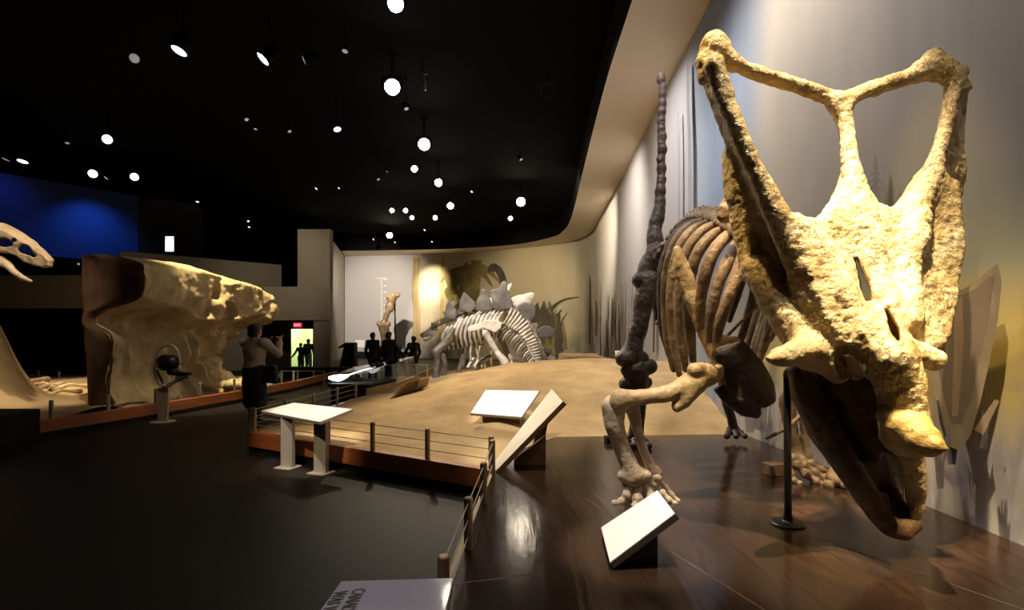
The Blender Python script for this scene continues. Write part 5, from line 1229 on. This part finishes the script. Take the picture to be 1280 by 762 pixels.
person('taller visitor in grey trousers, right of the pair walking into the exit passage', (P(385.5, 460, 20.9).x, 20.9, 0), .1, 1.36, 'cloth_black', 'cloth_pale', h=.013, stride=.06)

# ------------------------------------------------------------------ spotlights on the black ceiling
def proto():
    t = thing('ceiling_spotlight', 'x', 'spotlight')
    b_ = MB(); b_.lathe([(.045, 0), (.045, .03), (.012, .04), (.012, .5), (.05, .5), (.05, .52)], (0, 0, .12), 12); b_.build('stem', M['matte_black'], t)
    b_ = MB(); b_.lathe([(.10, .0), (.115, .0), (.115, -.02), (.10, -.02), (.10, .24), (.085, .28), (.05, .30), (.0, .30)], (0, 0, -.13), 20); can = b_.build('can', M['matte_black'], t, smooth=False)
    b_ = MB()
    pr_ = [(.0, -.015), (.06, -.012), (.098, .0), (.098, .012), (.0, .012)]
    b_.lathe(pr_, (0, 0, -.13), 20); b_.build('lens', M['lamp'], can)
    b_ = MB(); b_.tube([(-.13, 0, 0), (-.13, 0, .10), (0, 0, .14), (.13, 0, .10), (.13, 0, 0)], .011, 6, 4); b_.build('yoke', M['matte_black'], t)
    return t
PROTO = proto(); first = [PROTO]
def lamp(px, py, label, aim, kind='lamp', scale=1.0, zc=7.0, group='ceiling spotlights', sliver=None):
    Y = (zc-EYE)*F/(HY-py)
    p = P(px, py, Y)
    if first: t = first.pop()
    else: t = copy_tree(PROTO)
    t.location = p; t['label'] = label; t['group'] = group
    t.scale = (scale,)*3
    d = (Vector(aim)-p).normalized()
    if sliver is not None:   # nearly side-on: glowing lens stands in for light along the can edge
        g_ = math.radians(sliver); pr2 = Vector((-math.sin(g_), 0, -math.cos(g_)))
        d = ((Vector((0, 0, EYE))-p).normalized()*.40+pr2*.92).normalized()
    for ch in t.children:
        if ch.name.startswith('can'):
            ch.rotation_euler = d.to_track_quat('-Z', 'Y').to_euler()
            for q in ch.children: q.data = LENS[kind]
        if ch.name.startswith('stem'): ch.scale = (1, 1, max((CEIL-p.z)/scale-.0, .2)/.64)
    return p
base_lens = [c for c in [ch for ch in PROTO.children if ch.name.startswith('can')][0].children][0].data
LENS = {}
for k_ in ('lamp', 'lamp_hot', 'lamp_cool', 'lamp_dim'):
    d_ = base_lens.copy(); d_.materials.clear(); d_.materials.append(M[k_]); LENS[k_] = d_
eye = Vector((0, 0, 1.6))
hot = [(494, 3, 'top'), (490, 108, 'second'), (530, 180, 'third'), (548, 228, 'fourth'), (563, 257, 'fifth')]
for x, y, w_ in hot:
    lamp(x, y, {'top': 'bright ceiling spotlight cut by the top edge of the view', 'second': 'largest bright ceiling spotlight in full view, nearest of the central row', 'third': 'bright ceiling spotlight in the central row, above the small round one',
                'fourth': 'bright oval ceiling spotlight, fourth in the central row', 'fifth': 'bright oval ceiling spotlight at the far end of the central row'}[w_], eye+Vector((0, 1.5, 0)), 'lamp_hot', {'top': 1.25, 'second': 1.6, 'third': 1.6, 'fourth': 1.3, 'fifth': 1.3}[w_])
lamp(487, 294, 'bright ceiling spotlight lowest over the plain wall', eye, 'lamp_hot', 1.6, 7.2); lamp(651, 252, 'large bright round ceiling spotlight alone near the soffit', eye, 'lamp_hot', 1.75); lamp(638, 273, 'small bright ceiling spotlight just below the lone large one near the soffit', eye, 'lamp', 1.0)
for x, y, lb_, k_, sc_l, aim in (
    (518, 211, 'small white ceiling spotlight just left of the central row', 'lamp', 1.0, eye), (544, 272, 'small ceiling spotlight left of the far end of the central row', 'lamp', 1.0, eye),
    (229, 54, 'white slanting sliver of a ceiling spotlight, upper left', 'lamp_cool', 1.0, 28), (168, 73, 'dim pale ceiling spotlight at the upper left', 'lamp_dim', .85, eye), (337, 67, 'white slanting sliver of a ceiling spotlight, right of the upper left one', 'lamp', .95, 50),
    (388, 73, 'thin dim sliver of a ceiling spotlight in the upper middle', 'lamp_dim', .7, 75), (134, 174, 'bright ceiling spotlight above the right end of the blue wall', 'lamp_cool', 1.2, eye),
    (10, 194, 'ceiling spotlight sliver at the left edge of the view', 'lamp_dim', .8, 30), (30, 195, 'white ceiling spotlight sliver second from the left edge', 'lamp_cool', 1.0, 15),
    (116, 217, 'bright ceiling spotlight left of three over the blue wall', 'lamp_cool', 1.3, eye), (139, 218, 'hook-like ceiling spotlight in the middle of three over the blue wall', 'lamp_cool', 1.0, 55), (168, 221, 'double-looking ceiling spotlight right of three over the blue wall', 'lamp_cool', 1.25, eye),
    (420, 157, 'small pale ceiling spotlight left of the third large one', 'lamp_cool', .7, -20)):
    lamp(x, y, lb_, eye, k_, sc_l*(1.35 if isinstance(aim, int) else 1), sliver=aim if isinstance(aim, int) else None)
for x, y in ((307, 147), (320, 159), (361, 162), (247, 250), (244, 275), (310, 275), (472, 222), (485, 213), (425, 234), (397, 234), (532, 286), (541, 301), (468, 298), (495, 302), (591, 238), (650, 197), (84, 176), (312, 282), (432, 60), (507, 133)):
    lamp(x, y, 'small faint ceiling spotlight seen as a speck against the black ceiling', eye+Vector((random.uniform(-4, 4), random.uniform(0, 3), 2)), 'lamp_cool' if y > 230 else 'lamp_dim', random.uniform(.35, .6), group='faint ceiling spotlights', sliver=random.uniform(-30, 60))  # unlit cans: lens glow stands in for the light they catch
for x, y in ((395, 289), (490, 263), (507, 263), (515, 272)):
    lamp(x, y, 'small white ceiling spotlight in the low cluster over the plain wall', eye, 'lamp', .95, group='low cluster of ceiling spotlights')
p = P(684, 113, 11.5); t = thing('ceiling_ring', 'thin pale ring of a round fitting on the ceiling near the soffit', 'ceiling fitting', p)
b_ = MB(); b_.torus(p, .16, .008, (p-eye).normalized()); b_.build('ring', M['dark_wall'], t, smooth=True)
b_ = MB(); b_.tube([p+Vector((0, 0, .15)), (p.x, p.y, CEIL)], .012, 6, 1); b_.build('stem', M['matte_black'], t)
p = P(531, 101, 11.0); t = thing('ceiling_bracket', 'slim pale metal bracket hanging beside the nearest large spotlight', 'ceiling fitting', p)
b_ = MB(); b_.tube([P(528, 91, 11), P(531, 100, 11), P(532, 113, 11)], .02, 8, 3); b_.tube([P(528, 92, 11), P(535, 93, 11)], .016, 8, 1); b_.build('arm', M['steel'], t, smooth=True)
b_ = MB(); q_ = P(528, 92, 11); b_.tube([q_, (q_.x, q_.y, CEIL)], .012, 6, 1); b_.build('stem', M['matte_black'], t)

# ------------------------------------------------------------------ light
WARM, GOLD, NEUT = (1, .82, .56), (1, .70, .30), (1, .90, .76)
spot((1.3, 1.9, 6.95), P(1075, 290, 2.9), 3700, 28, .9, WARM, .05)          # key on the frill
spot((1.2, 1.6, 6.95), P(1090, 305, 2.85), 7000, 12, .9, WARM, .05)
spot((2.7, .8, 6.7), P(1140, 515, 2.65), 2400, 8, .6, GOLD, .05)
spot((-.2, 2.6, 7.0), P(932, 285, 3.25), 1500, 7, .7, GOLD, .05)
spot((1.80, 3.9, 6.9), P(1185, 470, 3.6), 1000, 20, .9, (1, .72, .25), .05)    # yellow wash behind the nose horn
spot((.2, 2.6, 7.0), P(862, 420, 4.1), 2300, 17, .8, (1, .78, .46))             # shoulder and ribs
spot((-.6, 2.2, 7.0), P(790, 570, 3.9), 1500, 12, .8, NEUT)                     # front foot
spot((-2.07, 8.8, 6.9), (1.0, 4.6, .3), 500, 44, .8, NEUT)                      # platform
spot((-2.86, 11.8, 6.9), (.0, 8.0, .5), 2000, 50, .8, WARM)                     # sand
spot((-2.7, 15.4, 6.9), (.4, 10.5, .9), 1700, 50, .8, WARM)
spot((-2.9, 19.3, 6.9), (-1.2, 14.0, 1.2), 1800, 30, .7, NEUT)                  # plated dinosaur
spot((-2.2, 9.6, 7.2), (-.6, 14.0, 1.6), 3900, 38, .8, NEUT)
spot((-4.7, 27.6, 6.7), W(541, 355), 5200, 30, 1.0, (1, .84, .55))             # hot spot on the mural
spot((-4.2, 26.6, 6.7), W(543, 385), 3600, 30, 1.0, (1, .84, .55))
spot((-7, 24, 6.9), W(470, 385), 5600, 60, .9, NEUT)                            # plain wall and limb
spot((-2.0, 22.8, 6.9), W(660, 380), 1900, 70, .9, WARM)
spot((.9, 16, 7.0), W(745, 360), 4000, 80, 1, NEUT)
spot((.7, 9.0, 6.9), W(838, 270), 900, 100, 1, (1, .92, .84), .3)
spot((1.0, 13.5, 6.9), W(790, 300), 900, 100, 1, (1, .92, .84), .3)
spot((1.2, 5.0, 6.9), W(985, 210), 850, 110, 1, (1, .92, .84), .3)
spot((-.6, 6.2, 7.1), W(900, 180), 700, 40, 1, (.9, .93, 1), .5)
spot((1.6, .5, 7.0), W(1230, 330), 260, 90, 1, NEUT)
spot((-5.9, 10.8, 7.5), (-7.0, 11.8, 2.6), 3400, 50, .6, (1, .80, .45))         # rock
spot((-4.2, 12.9, 7.0), (-6.8, 12.9, 1.6), 500, 14, .7, WARM)
spot((-5.0, 6.0, 7.0), (-9.1, 8.7, 1.7), 1500, 30, .7, WARM)
spot((-10.5, 9.5, 7.0), (-11.5, 13, .3), 3000, 36, .7, WARM)
spot((-7.5, 15.5, 7.0), (-9.3, 20.4, 4.0), 420, 60, .9, WARM)                   # pier and lintel
a = P(118, 236, 20); spot((a.x+.3, a.y-.27, 7.62), (a.x-.2, a.y+.2, 6.3), 170, 100, 1.0, (.08, .32, 1.0))
a = P(-8, 225, 18.2); spot((a.x+.5, a.y-.45, 7.62), (a.x-.5, a.y+.45, 6.3), 24, 120, 1.0, (.06, .2, 1.0))
spot((.6, 1.9, 7.0), P(795, 660, 3.0), 2300, 9, .5, NEUT, .05)                 # near reading panel
spot((-1.0, 3.2, 7.0), P(632, 505, 6.7), 2600, 9, .5, NEUT, .05)
spot((-2.0, 3.0, 7.0), P(383, 515, 5.9), 2300, 11, .5, NEUT, .05)
spot((-2.4, 4.6, 7.0), P(660, 540, 5.2), 1100, 14, .6, NEUT, .05)
spot((-1.8, .2, 7.0), (-.45, 1.5, .66), 600, 14, .6, (.95, .9, 1), .05)
spot((-3.4, 1.0, 7.0), (-2.6, 6.2, .15), 1500, 15, .7, (1, .75, .45), .05)      # kerb
spot((-3.0, 6.5, 7.0), (-6.6, 9.6, .1), 500, 20, .7, (1, .75, .45), .05)
spot((-6.4, 2.6, 7.0), (-9.0, 8.6, 1.0), 1700, 16, .7, WARM)                    # sand bank
